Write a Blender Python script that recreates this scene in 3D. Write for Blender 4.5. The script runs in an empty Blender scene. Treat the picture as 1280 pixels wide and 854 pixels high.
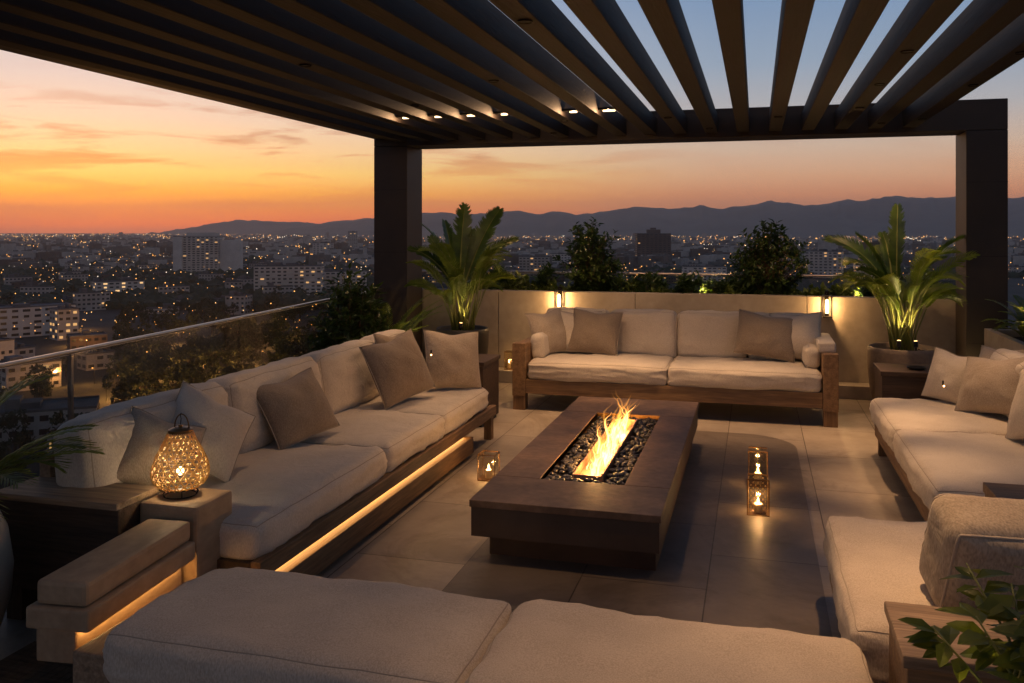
import bpy, bmesh, math, random
from mathutils import Vector, Matrix, noise

R = math.radians
sc = bpy.context.scene
COL = sc.collection
random.seed(7)


def lin(r, g, b):
    f = lambda c: c / 12.92 if c <= 0.04045 else ((c + 0.055) / 1.055) ** 2.4
    return (f(r / 255), f(g / 255), f(b / 255), 1.0)


# ------------------------------------------------------------------ camera
EYE = 1.66
YAW = math.atan(305 / 1100)
FWD = Vector((-math.sin(YAW), math.cos(YAW), 0))
RGT = Vector((math.cos(YAW), math.sin(YAW), 0))
cam = bpy.data.cameras.new('camera')
cam.sensor_width = 36
cam.lens = 36 * 1100 / 1280
cam.shift_y = -139 / 1280
cam.clip_start = 0.05
cam.clip_end = 60000
camo = bpy.data.objects.new('camera', cam)
COL.objects.link(camo)
camo.location = (0, 0, EYE)
camo.rotation_euler = (R(90), 0, YAW)
sc.camera = camo


def ground_at(px, dist):
    """a place in the city, by bearing and distance from the terrace"""
    p = (FWD + RGT * ((px - 640) / 1100)) * dist
    return p.x, p.y


# ------------------------------------------------------------------ world
W = bpy.data.worlds.new('World')
sc.world = W
W.use_nodes = True
nt = W.node_tree
nt.nodes.clear()


class NT:
    def __init__(s, t):
        s.t = t

    def n(s, typ, **kw):
        nd = s.t.nodes.new(typ)
        for k, v in kw.items():
            if k.startswith('i_'):
                key = k[2:]
                nd.inputs[int(key) if key.isdigit() else key].default_value = v
            else:
                setattr(nd, k, v)
        return nd

    def l(s, a, b):
        s.t.links.new(a, b)

    def math(s, op, a, b=None, c=None, clamp=False):
        nd = s.t.nodes.new('ShaderNodeMath')
        nd.operation = op
        nd.use_clamp = clamp
        for i, v in enumerate((a, b, c)):
            if v is None:
                continue
            if isinstance(v, (int, float)):
                nd.inputs[i].default_value = v
            else:
                s.t.links.new(v, nd.inputs[i])
        return nd.outputs[0]

    def ramp(s, fac, stops, interp='LINEAR'):
        nd = s.t.nodes.new('ShaderNodeValToRGB')
        cr = nd.color_ramp
        cr.interpolation = interp
        while len(cr.elements) < len(stops):
            cr.elements.new(0.5)
        for e, (p, c) in zip(cr.elements, stops):
            e.position = p
            e.color = c
        if fac is not None:
            s.t.links.new(fac, nd.inputs[0])
        return nd.outputs[0]

    def mix(s, fac, a, b, typ='MIX'):
        nd = s.t.nodes.new('ShaderNodeMix')
        nd.data_type = 'RGBA'
        nd.blend_type = typ
        for sock, v in ((nd.inputs[0], fac), (nd.inputs[6], a), (nd.inputs[7], b)):
            if isinstance(v, (int, float, tuple)):
                sock.default_value = v
            else:
                s.t.links.new(v, sock)
        return nd.outputs[2]


N = NT(nt)
SUN_DIR = (FWD + RGT * ((60 - 640) / 1100)).normalized()
tc = N.n('ShaderNodeTexCoord')
sep = N.n('ShaderNodeSeparateXYZ')
N.l(tc.outputs['Generated'], sep.inputs[0])
sx, sy, sz = sep.outputs
hl = N.math('SQRT', N.math('ADD', N.math('MULTIPLY', sx, sx), N.math('MULTIPLY', sy, sy)))
dx = N.math('DIVIDE', sx, hl)
dy = N.math('DIVIDE', sy, hl)
dt = N.math('ADD', N.math('MULTIPLY', dx, SUN_DIR.x), N.math('MULTIPLY', dy, SUN_DIR.y))
sunside = N.n('ShaderNodeMapRange', clamp=True, interpolation_type='SMOOTHSTEP')
sunside.inputs[1].default_value = 0.74
sunside.inputs[2].default_value = 0.99
N.l(dt, sunside.inputs[0])
elev = N.math('MULTIPLY', sz, 2.0, clamp=True)
SA = [(0.0, lin(178, 84, 62)), (0.014, lin(232, 96, 38)), (0.040, lin(255, 128, 22)), (0.082, lin(255, 168, 46)),
      (0.125, lin(254, 208, 112)), (0.175, lin(244, 204, 152)), (0.235, lin(224, 198, 178)), (0.32, lin(196, 188, 190)),
      (0.42, lin(174, 178, 190)), (0.56, lin(120, 142, 176)), (0.72, lin(66, 92, 130)), (1.0, lin(40, 60, 94))]
SB = [(0.0, lin(160, 118, 108)), (0.03, lin(206, 128, 88)), (0.075, lin(234, 150, 104)), (0.12, lin(224, 168, 132)),
      (0.18, lin(206, 176, 156)), (0.26, lin(168, 166, 172)), (0.36, lin(132, 150, 174)), (0.50, lin(106, 134, 170)),
      (0.68, lin(66, 92, 130)), (1.0, lin(40, 60, 94))]
ca = N.ramp(elev, SA)
cb = N.ramp(elev, SB)
sky = N.mix(sunside.outputs[0], cb, ca)
# streaky dusk clouds low over the sunset
az = N.math('ARCTAN2', sx, sy)
cv = N.n('ShaderNodeCombineXYZ')
N.l(N.math('MULTIPLY', az, 5.0), cv.inputs[0])
N.l(N.math('MULTIPLY', sz, 42.0), cv.inputs[1])
cn = N.n('ShaderNodeTexNoise', noise_dimensions='3D')
cn.inputs['Scale'].default_value = 1.15
cn.inputs['Detail'].default_value = 7
cn.inputs['Roughness'].default_value = 0.58
cn.inputs['Distortion'].default_value = 0.5
N.l(cv.outputs[0], cn.inputs['Vector'])
cm = N.ramp(cn.outputs[0], [(0.50, (0, 0, 0, 1)), (0.61, (1, 1, 1, 1))])
band = N.ramp(elev, [(0.0, (.25, .25, .25, 1)), (0.10, (.45, .45, .45, 1)), (0.17, (1, 1, 1, 1)), (0.24, (.7, .7, .7, 1)), (0.34, (0, 0, 0, 1))])
cfac = N.math('MULTIPLY', N.math('MULTIPLY', cm, band), N.math('MULTIPLY_ADD', sunside.outputs[0], 0.85, 0.12))
ccol = N.ramp(elev, [(0.0, lin(190, 84, 50)), (0.12, lin(226, 128, 58)), (0.20, lin(172, 112, 92)), (0.3, lin(160, 128, 124))])
sky = N.mix(cfac, sky, ccol)
# the physical sky after sunset, a small share
nish = N.n('ShaderNodeTexSky', sky_type='NISHITA', sun_disc=False)
nish.sun_elevation = R(1.0)
nish.sun_rotation = math.atan2(SUN_DIR.x, SUN_DIR.y)
bg1 = N.n('ShaderNodeBackground', i_Strength=1.12)
bg2 = N.n('ShaderNodeBackground', i_Strength=0.05)
N.l(sky, bg1.inputs[0])
lowsky = N.math('SUBTRACT', 1.0, N.math('MULTIPLY', elev, 7.0), clamp=True)      # the horizon band burns brightest
N.l(N.math('MULTIPLY_ADD', N.math('MULTIPLY', lowsky, sunside.outputs[0]), 0.75, 1.12), bg1.inputs[1])
N.l(nish.outputs[0], bg2.inputs[0])
add = N.n('ShaderNodeAddShader')
N.l(bg1.outputs[0], add.inputs[0])
N.l(bg2.outputs[0], add.inputs[1])
wo = N.n('ShaderNodeOutputWorld')
N.l(add.outputs[0], wo.inputs[0])

# ------------------------------------------------------------------ sun (just set) and exposure
sl = bpy.data.lights.new('sun', 'SUN')
sl.energy = 0.12
sl.angle = R(8)
sl.color = (1.0, 0.55, 0.28)
so = bpy.data.objects.new('sun', sl)
COL.objects.link(so)
so.rotation_euler = (-(SUN_DIR + Vector((0, 0, 0.035)))).to_track_quat('-Z', 'Y').to_euler()
sc.view_settings.view_transform = 'Standard'
sc.view_settings.look = 'None'
sc.view_settings.exposure = 0.0
sc.view_settings.gamma = 1.0
sc.view_settings.use_curve_mapping = False
sc.cycles.use_denoising = True
sc.cycles.max_bounces = 10
sc.cycles.transparent_max_bounces = 24
sc.cycles.sample_clamp_indirect = 6.0
sc.cycles.volume_bounces = 0
WARM = (1.0, 0.55, 0.21)
WARM2 = (1.0, 0.57, 0.28)


# ------------------------------------------------------------------ materials
def newmat(name):
    m = bpy.data.materials.new(name)
    m.use_nodes = True
    t = NT(m.node_tree)
    m.node_tree.nodes.clear()
    out = t.n('ShaderNodeOutputMaterial')
    return m, t, out


def surf(name, c1, c2=None, rough=0.6, scale=4.0, detail=6, stretch=(1, 1, 1), bump=0.0, bscale=None, metal=0.0,
         spec=0.4, r2=None, sheen=0.0, fine=None, lo=0.3, hi=0.7):
    m, t, out = newmat(name)
    p = t.n('ShaderNodeBsdfPrincipled')
    t.l(p.outputs[0], out.inputs[0])
    p.inputs['Metallic'].default_value = metal
    p.inputs['Specular IOR Level'].default_value = spec
    if sheen:
        p.inputs['Sheen Weight'].default_value = sheen
    co = t.n('ShaderNodeTexCoord')
    mp = t.n('ShaderNodeMapping')
    mp.inputs['Scale'].default_value = stretch
    t.l(co.outputs['Object'], mp.inputs[0])
    nz = t.n('ShaderNodeTexNoise', i_Scale=scale, i_Detail=detail, i_Roughness=0.6)
    t.l(mp.outputs[0], nz.inputs['Vector'])
    col = t.ramp(nz.outputs[0], [(lo, c1), (hi, c2 or c1)])
    hgt = nz.outputs[0]
    if fine:
        n2 = t.n('ShaderNodeTexNoise', i_Scale=fine[0], i_Detail=3)
        t.l(mp.outputs[0], n2.inputs['Vector'])
        v = t.ramp(n2.outputs[0], [(0.3, (1 - fine[1],) * 3 + (1,)), (0.7, (1, 1, 1, 1))])
        col = t.mix(1.0, col, v, 'MULTIPLY')
        hgt = n2.outputs[0]
    t.l(col, p.inputs['Base Color'])
    rr = t.n('ShaderNodeMapRange')
    rr.inputs[3].default_value = rough
    rr.inputs[4].default_value = r2 if r2 is not None else rough
    t.l(nz.outputs[0], rr.inputs[0])
    t.l(rr.outputs[0], p.inputs['Roughness'])
    if bump:
        b = t.n('ShaderNodeBump', i_Strength=bump, i_Distance=0.01)
        if bscale:
            n3 = t.n('ShaderNodeTexNoise', i_Scale=bscale, i_Detail=4)
            t.l(mp.outputs[0], n3.inputs['Vector'])
            hgt = n3.outputs[0]
        t.l(hgt, b.inputs['Height'])
        t.l(b.outputs[0], p.inputs['Normal'])
    return m


def emit(name, color, strength, sample=True):
    m, t, out = newmat(name)
    e = t.n('ShaderNodeEmission', i_Strength=strength)
    e.inputs[0].default_value = tuple(color[:3]) + (1,)
    t.l(e.outputs[0], out.inputs[0])
    if not sample:
        m.cycles.emission_sampling = 'NONE'
    return m


def fabric(name, c1, c2, weave=260):
    m, t, out = newmat(name)
    p = t.n('ShaderNodeBsdfPrincipled', i_Roughness=0.95)
    p.inputs['Specular IOR Level'].default_value = 0.12
    p.inputs['Sheen Weight'].default_value = 0.12
    t.l(p.outputs[0], out.inputs[0])
    co = t.n('ShaderNodeTexCoord')
    a = t.n('ShaderNodeTexNoise', i_Scale=weave, i_Detail=2)
    b = t.n('ShaderNodeTexNoise', i_Scale=5.0, i_Detail=4)
    mp = t.n('ShaderNodeMapping')
    mp.inputs['Scale'].default_value = (1, 1, 0.35)
    t.l(co.outputs['Object'], mp.inputs[0])
    t.l(mp.outputs[0], a.inputs['Vector'])
    t.l(co.outputs['Object'], b.inputs['Vector'])
    mix = t.math('ADD', t.math('MULTIPLY', a.outputs[0], 0.7), t.math('MULTIPLY', b.outputs[0], 0.3))
    t.l(t.ramp(mix, [(0.33, c1), (0.66, c2)]), p.inputs['Base Color'])
    bp = t.n('ShaderNodeBump', i_Strength=0.35, i_Distance=0.003)
    t.l(a.outputs[0], bp.inputs['Height'])
    bw = t.n('ShaderNodeBump', i_Strength=0.5, i_Distance=0.02)
    w = t.n('ShaderNodeTexNoise', i_Scale=7.0, i_Detail=3, i_Distortion=1.2)
    t.l(co.outputs['Object'], w.inputs['Vector'])
    t.l(w.outputs[0], bw.inputs['Height'])
    t.l(bp.outputs[0], bw.inputs['Normal'])
    t.l(bw.outputs[0], p.inputs['Normal'])
    return m


def wood(name, c1, c2, axis, rough=0.55):
    st = {'x': (0.6, 9, 9), 'y': (9, 0.6, 9), 'z': (9, 9, 0.6)}[axis]
    return surf(name, c1, c2, rough=rough, scale=3.2, detail=9, stretch=st, bump=0.25, r2=rough + .15, fine=(11, 0.35), lo=.32, hi=.66)


def leafmat(name, c1, c2, trans=0.35):
    m, t, out = newmat(name)
    p = t.n('ShaderNodeBsdfPrincipled', i_Roughness=0.42)
    tr = t.n('ShaderNodeBsdfTranslucent')
    co = t.n('ShaderNodeTexCoord')
    nz = t.n('ShaderNodeTexNoise', i_Scale=9.0, i_Detail=3)
    t.l(co.outputs['Object'], nz.inputs['Vector'])
    col = t.ramp(nz.outputs[0], [(0.35, c1), (0.65, c2)])
    t.l(col, p.inputs['Base Color'])
    t.l(t.mix(0.5, col, (c2[0] * 1.6, c2[1] * 1.5, c2[2] * .6, 1)), tr.inputs[0])
    mx = t.n('ShaderNodeMixShader', i_0=trans)
    t.l(p.outputs[0], mx.inputs[1])
    t.l(tr.outputs[0], mx.inputs[2])
    t.l(mx.outputs[0], out.inputs[0])
    return m


def glassmat(name, tint=(0.9, 0.92, 0.92, 1), refl=0.06):
    m, t, out = newmat(name)
    tr = t.n('ShaderNodeBsdfTransparent')
    tr.inputs[0].default_value = tint
    g = t.n('ShaderNodeBsdfGlossy', i_Roughness=0.03)
    lw = t.n('ShaderNodeLayerWeight', i_Blend=0.5)
    fr = t.math('MULTIPLY_ADD', t.math('POWER', lw.outputs['Facing'], 5.0), 0.9, 0.06)
    mx = t.n('ShaderNodeMixShader')
    t.l(fr, mx.inputs[0])
    t.l(tr.outputs[0], mx.inputs[1])
    t.l(g.outputs[0], mx.inputs[2])
    t.l(mx.outputs[0], out.inputs[0])
    return m


M = {}
M['linen'] = fabric('cream_linen', lin(180, 168, 152), lin(208, 197, 181))
M['linen_old'] = fabric('oatmeal_linen', lin(168, 154, 137), lin(200, 186, 168), 220)
M['taupe'] = fabric('taupe_linen', lin(120, 106, 92), lin(152, 137, 120))
M['greige'] = fabric('greige_linen', lin(146, 132, 116), lin(182, 168, 150))
M['slub'] = fabric('slub_weave', lin(136, 122, 104), lin(172, 158, 138), 150)
M['pipe'] = surf('piping_cord', lin(160, 148, 132), rough=0.9)
for ax in 'xyz':
    M['oak_' + ax] = wood('oak_' + ax, lin(120, 90, 61), lin(160, 125, 87), ax)
    M['grey_oak_' + ax] = wood('greyed_oak_' + ax, lin(128, 104, 80), lin(172, 146, 118), ax)
    M['dark_oak_' + ax] = wood('dark_oak_' + ax, lin(60, 46, 36), lin(86, 66, 50), ax)
M['bronze'] = surf('bronze_cladding', lin(46, 38, 32), lin(58, 48, 40), rough=0.42, scale=2.5, bump=.05, bscale=60, metal=0.25, r2=0.6)
M['slatwood'] = wood('stained_slat', lin(24, 19, 16), lin(35, 27, 22), 'y', 0.55)
M['stonetop'] = surf('porphyry_slab', lin(88, 66, 51), lin(142, 112, 88), rough=0.5, spec=.3, scale=3.0, detail=10, bump=0.25, bscale=18, r2=0.62, fine=(26, .3))
M['stonebody'] = surf('brown_stone', lin(70, 54, 43), lin(90, 71, 57), rough=0.55, scale=3.0, detail=8, bump=0.15)
M['concrete'] = surf('warm_concrete', lin(150, 138, 122), lin(178, 166, 148), rough=0.8, scale=1.6, detail=9, bump=0.12, bscale=40, fine=(14, .14))
M['render'] = surf('pale_render', lin(172, 158, 140), lin(194, 180, 160), rough=0.85, scale=2.0, bump=0.1, bscale=60)
M['clay'] = surf('brown_clay', lin(132, 114, 96), lin(162, 143, 122), rough=0.7, scale=5, detail=8, bump=.2, bscale=24, fine=(30, .2))
M['darkclay'] = surf('dark_glazed_clay', lin(48, 46, 42), lin(66, 62, 56), rough=0.45, scale=5, bump=.1)
M['palepot'] = surf('pale_clay', lin(172, 158, 140), lin(198, 184, 166), rough=0.75, scale=4, bump=.2, bscale=30)
M['soil'] = surf('potting_soil', lin(34, 26, 20), lin(58, 44, 33), rough=0.95, scale=30, bump=0.8)
M['pebble'] = surf('black_pebble', lin(46, 44, 44), lin(92, 86, 82), rough=0.3, scale=16, r2=.45)
M['steel'] = surf('brushed_steel', lin(150, 144, 138), lin(176, 168, 160), rough=0.25, scale=8, metal=1.0, r2=.38)
M['blackmetal'] = surf('black_metal', lin(30, 27, 25), lin(44, 40, 36), rough=0.45, scale=8, metal=.6)
M['brass'] = surf('aged_brass', lin(120, 88, 52), lin(150, 112, 66), rough=0.4, scale=12, metal=.8)
M['burner'] = surf('burner_steel', lin(190, 140, 110), lin(210, 160, 128), rough=0.42, scale=12, metal=.7)
M['glass'] = glassmat('rail_glass', (0.80, 0.81, 0.80, 1))
M['lanternglass'] = glassmat('lantern_glass', (0.93, 0.9, 0.84, 1))
M['wax'] = surf('candle_wax', lin(236, 214, 176), rough=0.5)
M['wicker'] = leafmat('woven_cane', lin(222, 196, 150), lin(238, 214, 170), 0.6)
M['lime'] = surf('limed_timber', lin(150, 124, 96), lin(182, 154, 122), rough=0.7, scale=5, detail=8, stretch=(2, 1, 2), bump=.12, fine=(18, .16))
M['rug'] = surf('ribbed_jute', lin(74, 58, 44), lin(116, 94, 72), rough=0.95, scale=6, stretch=(1, 9, 1), bump=.5, fine=(40, .3))
M['leaf'] = leafmat('strelitzia_leaf', lin(34, 56, 20), lin(72, 96, 34))
M['leaf_low'] = leafmat('areca_leaf', lin(62, 84, 26), lin(112, 128, 44), 0.4)
M['leaf_dark'] = leafmat('shrub_leaf', lin(34, 54, 24), lin(64, 84, 36), 0.3)
M['leaf_mid'] = leafmat('ground_leaf', lin(62, 82, 32), lin(112, 122, 52), 0.3)
M['leaf_fg'] = leafmat('young_leaf', lin(56, 76, 24), lin(106, 116, 42), 0.45)
M['stalk'] = surf('plant_stalk', lin(92, 104, 46), lin(134, 132, 70), rough=0.55, scale=9)
M['twig'] = surf('woody_stem', lin(70, 54, 40), lin(96, 76, 56), rough=0.8, scale=20)
M['bulb'] = emit('lamp_glow', (1.0, 0.66, 0.28), 14.0)
M['bulb_soft'] = emit('lantern_glow', (1.0, 0.62, 0.24), 9.0)
M['candleflame'] = emit('candle_flame', (1.0, 0.60, 0.20), 22.0)
M['ledbright2'] = emit('bench_led_strip', (1.0, 0.54, 0.18), 20.0)
M['led'] = emit('led_strip', (1.0, 0.56, 0.20), 10.0)
M['ledbright'] = emit('downlight_lens', (1.0, 0.66, 0.34), 5.0)
M['ledwhite'] = emit('downlight_glow', (1.0, 0.74, 0.44), 12.0)


# ------------------------------------------------------------------ mesh builder
def rootloc(o):
    v = Vector((0, 0, 0))
    while o is not None:
        v += o.location
        o = o.parent
    return v


class MB:
    def __init__(s):
        s.v, s.f, s.m = [], [], []

    def box(s, x0, x1, y0, y1, z0, z1, mi=0, rot=None, c=None):
        b = len(s.v)
        pts = [Vector((x, y, z)) for z in (z0, z1) for y in (y0, y1) for x in (x0, x1)]
        if rot is not None:
            c = Vector(c)
            pts = [c + rot @ (p - c) for p in pts]
        s.v += pts
        for q in ((0, 2, 3, 1), (4, 5, 7, 6), (0, 1, 5, 4), (2, 6, 7, 3), (0, 4, 6, 2), (1, 3, 7, 5)):
            s.f.append([b + i for i in q])
            s.m.append(mi)
        return s

    def poly(s, pts, mi=0):
        b = len(s.v)
        s.v += [Vector(p) for p in pts]
        s.f.append(list(range(b, b + len(pts))))
        s.m.append(mi)

    def prism(s, pts, z0, z1, mi=0):
        b = len(s.v)
        n = len(pts)
        s.v += [Vector((p[0], p[1], z0)) for p in pts] + [Vector((p[0], p[1], z1)) for p in pts]
        s.f.append([b + i for i in reversed(range(n))])
        s.f.append([b + n + i for i in range(n)])
        s.m += [mi, mi]
        for i in range(n):
            j = (i + 1) % n
            s.f.append([b + i, b + j, b + n + j, b + n + i])
            s.m.append(mi)

    def tube(s, pts, rad, n=8, mi=0, cap=True, closed=False):
        pts = [Vector(p) for p in pts]
        k = len(pts)
        rads = rad if isinstance(rad, (list, tuple)) else [rad] * k
        b = len(s.v)
        ref = None
        for i, p in enumerate(pts):
            if closed:
                d = pts[(i + 1) % k] - pts[i - 1]
            else:
                d = pts[min(i + 1, k - 1)] - pts[max(i - 1, 0)]
            d.normalize()
            if ref is None:
                ref = Vector((0, 0, 1)) if abs(d.z) < 0.9 else Vector((1, 0, 0))
            a = ref - d * ref.dot(d)
            if a.length < 1e-5:
                a = d.orthogonal()
            a.normalize()
            ref = a
            c = d.cross(a)
            for j in range(n):
                t = 2 * math.pi * j / n
                s.v.append(p + (a * math.cos(t) + c * math.sin(t)) * rads[i])
        seg = k if closed else k - 1
        for i in range(seg):
            for j in range(n):
                i2 = (i + 1) % k
                s.f.append([b + i * n + j, b + i * n + (j + 1) % n, b + i2 * n + (j + 1) % n, b + i2 * n + j])
                s.m.append(mi)
        if cap and not closed:
            s.f.append([b + j for j in reversed(range(n))])
            s.f.append([b + (k - 1) * n + j for j in range(n)])
            s.m += [mi, mi]
        return s

    def lathe(s, prof, c=(0, 0, 0), n=32, mi=0):
        b = len(s.v)
        c = Vector(c)
        for r, z in prof:
            for j in range(n):
                t = 2 * math.pi * j / n
                s.v.append(c + Vector((r * math.cos(t), r * math.sin(t), z)))
        for i in range(len(prof) - 1):
            for j in range(n):
                s.f.append([b + i * n + j, b + i * n + (j + 1) % n, b + (i + 1) * n + (j + 1) % n, b + (i + 1) * n + j])
                s.m.append(mi)
        if prof[0][0] > 1e-4:
            s.f.append([b + j for j in reversed(range(n))])
            s.m.append(mi)
        if prof[-1][0] > 1e-4:
            s.f.append([b + (len(prof) - 1) * n + j for j in range(n)])
            s.m.append(mi)
        return s

    def blob(s, c, r, mi=0, sub=1, jit=0.0, sq=(1, 1, 1), rot=None):
        bm = bmesh.new()
        bmesh.ops.create_icosphere(bm, subdivisions=sub, radius=1)
        b = len(s.v)
        c = Vector(c)
        for v in bm.verts:
            p = Vector((v.co.x * sq[0], v.co.y * sq[1], v.co.z * sq[2])) * r * (1 + random.uniform(-jit, jit))
            if rot is not None:
                p = rot @ p
            s.v.append(c + p)
        for f in bm.faces:
            s.f.append([b + v.index for v in f.verts])
            s.m.append(mi)
        bm.free()
        return s

    def build(s, name, mats, parent=None, bevel=0.0, smooth=False, loc=None, seg=2, angle=None):
        off = rootloc(parent) if parent is not None else Vector(loc or (0, 0, 0))
        me = bpy.data.meshes.new(name)
        me.from_pydata([tuple(v - off) for v in s.v], [], s.f)
        if not isinstance(mats, (list, tuple)):
            mats = [mats]
        for m in mats:
            me.materials.append(m)
        if len(mats) > 1:
            for p, mi in zip(me.polygons, s.m):
                p.material_index = mi
        bm = bmesh.new()
        bm.from_mesh(me)
        if bevel:
            bmesh.ops.bevel(bm, geom=list(bm.edges), offset=bevel, segments=seg, affect='EDGES', profile=0.6, clamp_overlap=True)
        if smooth:
            for f in bm.faces:
                f.smooth = True
        bm.to_mesh(me)
        bm.free()
        o = bpy.data.objects.new(name, me)
        COL.objects.link(o)
        if parent is not None:
            o.parent = parent
        else:
            o.location = off
        return o


def thing(name, label, cat, loc=(0, 0, 0), group=None):
    o = bpy.data.objects.new(name, None)
    o.empty_display_size = 0.1
    COL.objects.link(o)
    o.location = loc
    o['label'] = label
    o['category'] = cat
    if group:
        o['group'] = group
    return o


def tag(o, label, cat, group=None, kind=None):
    o['label'] = label
    o['category'] = cat
    if group:
        o['group'] = group
    if kind:
        o['kind'] = kind
    return o


def setting(o, label, cat, kind='structure'):
    o['kind'] = kind
    o['label'] = label
    o['category'] = cat
    return o


def copy_tree(o, parent=None):
    c = o.copy()
    COL.objects.link(c)
    if parent is not None:
        c.parent = parent
    for ch in list(o.children):
        copy_tree(ch, c)
    return c


def lamp(name, parent, pos, energy, color=WARM, radius=0.02, spot=None, blend=0.6, aim=None):
    l = bpy.data.lights.new(name, 'SPOT' if spot else 'POINT')
    l.energy = energy
    l.color = color
    l.shadow_soft_size = radius
    if spot:
        l.spot_size = R(spot)
        l.spot_blend = blend
    o = bpy.data.objects.new(name, l)
    COL.objects.link(o)
    if parent is not None:
        o.parent = parent
        o.location = Vector(pos) - rootloc(parent)
    else:
        o.location = pos
    if aim is not None:
        o.rotation_euler = (Vector(aim) - Vector(pos)).to_track_quat('-Z', 'Y').to_euler()
    return o


# ------------------------------------------------------------------ soft shapes
def cushion_fn(c, half, r, puff, rot, seed, wr=0.006):
    c = Vector(c)
    H = Vector(half)

    def f(p, out=0.0):
        q = Vector([p[i] * H[i] for i in range(3)])
        core = Vector([max(-(H[i] - r), min(H[i] - r, q[i])) for i in range(3)])
        d = q - core
        if d.length > 1e-7:
            nn = d.normalized()
            res = core + nn * (r + out)
        else:
            nn = Vector((0, 0, 1))
            res = q
        for i in range(3):
            j, k = (i + 1) % 3, (i + 2) % 3
            if puff[i]:
                g = (1 - abs(p[j]) ** 2.6) * (1 - abs(p[k]) ** 2.6)
                res[i] += puff[i] * g * p[i]
        w = noise.noise(Vector((res.x * 3.1 + seed * 7.3, res.y * 3.1, res.z * 3.1 + seed)))
        w2 = noise.noise(Vector((res.x * 9 + seed * 3.1, res.y * 9 - seed, res.z * 9)))
        cz = noise.noise(Vector((res.x * 5 + seed, res.y * 5, res.z * 16 + seed * 2.2)))
        res = res + nn * (w * wr + w2 * wr * 0.45 + (1 - abs(cz)) ** 6 * wr * .9)
        return c + rot @ res
    return f


def cushion(name, mat, parent, c, half, r=0.05, puff=(0, 0, 0.02), rot=None, seed=0, n=24, pipe=None, label=None, wr=0.012, pr=0.0020, axis=2, loc=None):
    """an upholstered block: rounded edges, crowned faces, slight creases; piping as a sub-part"""
    rot = rot or Matrix.Identity(3)
    f = cushion_fn(c, half, r, puff, rot, seed, wr)
    mb = MB()
    # grid coordinates packed towards the edges so the rounding is smooth
    g = []
    for i in range(n + 1):
        t = -1 + 2 * i / n
        g.append(math.copysign(1 - (1 - abs(t)) ** 1.7, t))
    key = {}

    def vid(p):
        k = tuple(round(a, 6) for a in p)
        if k not in key:
            key[k] = len(mb.v)
            mb.v.append(f(p))
        return key[k]
    for ax in range(3):
        for sgn in (-1, 1):
            for i in range(n):
                for j in range(n):
                    q = []
                    for (a, b) in ((i, j), (i + 1, j), (i + 1, j + 1), (i, j + 1)):
                        p = [0, 0, 0]
                        p[ax] = sgn
                        p[(ax + 1) % 3] = g[a]
                        p[(ax + 2) % 3] = g[b]
                        q.append(vid(p))
                    if sgn < 0:
                        q.reverse()
                    mb.f.append(q)
                    mb.m.append(0)
    o = mb.build(name, mat, parent, smooth=True, loc=loc)
    if label:
        o['label'] = label
    if pipe:
        pm = MB()
        for sgn in pipe:
            path = []
            j, k = (axis + 1) % 3, (axis + 2) % 3
            for (a, b, da, db) in ((-1, -1, 1, 0), (1, -1, 0, 1), (1, 1, -1, 0), (-1, 1, 0, -1)):
                for i in range(n):
                    t = 1 + g[i]
                    p = [0, 0, 0]
                    p[axis] = sgn
                    p[j] = a + da * t
                    p[k] = b + db * t
                    path.append(f(p, 0.0002))
            pm.tube(path, pr, 6, closed=True)
        pm.build('piping', M['pipe'], o, smooth=True)
    return o


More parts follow.
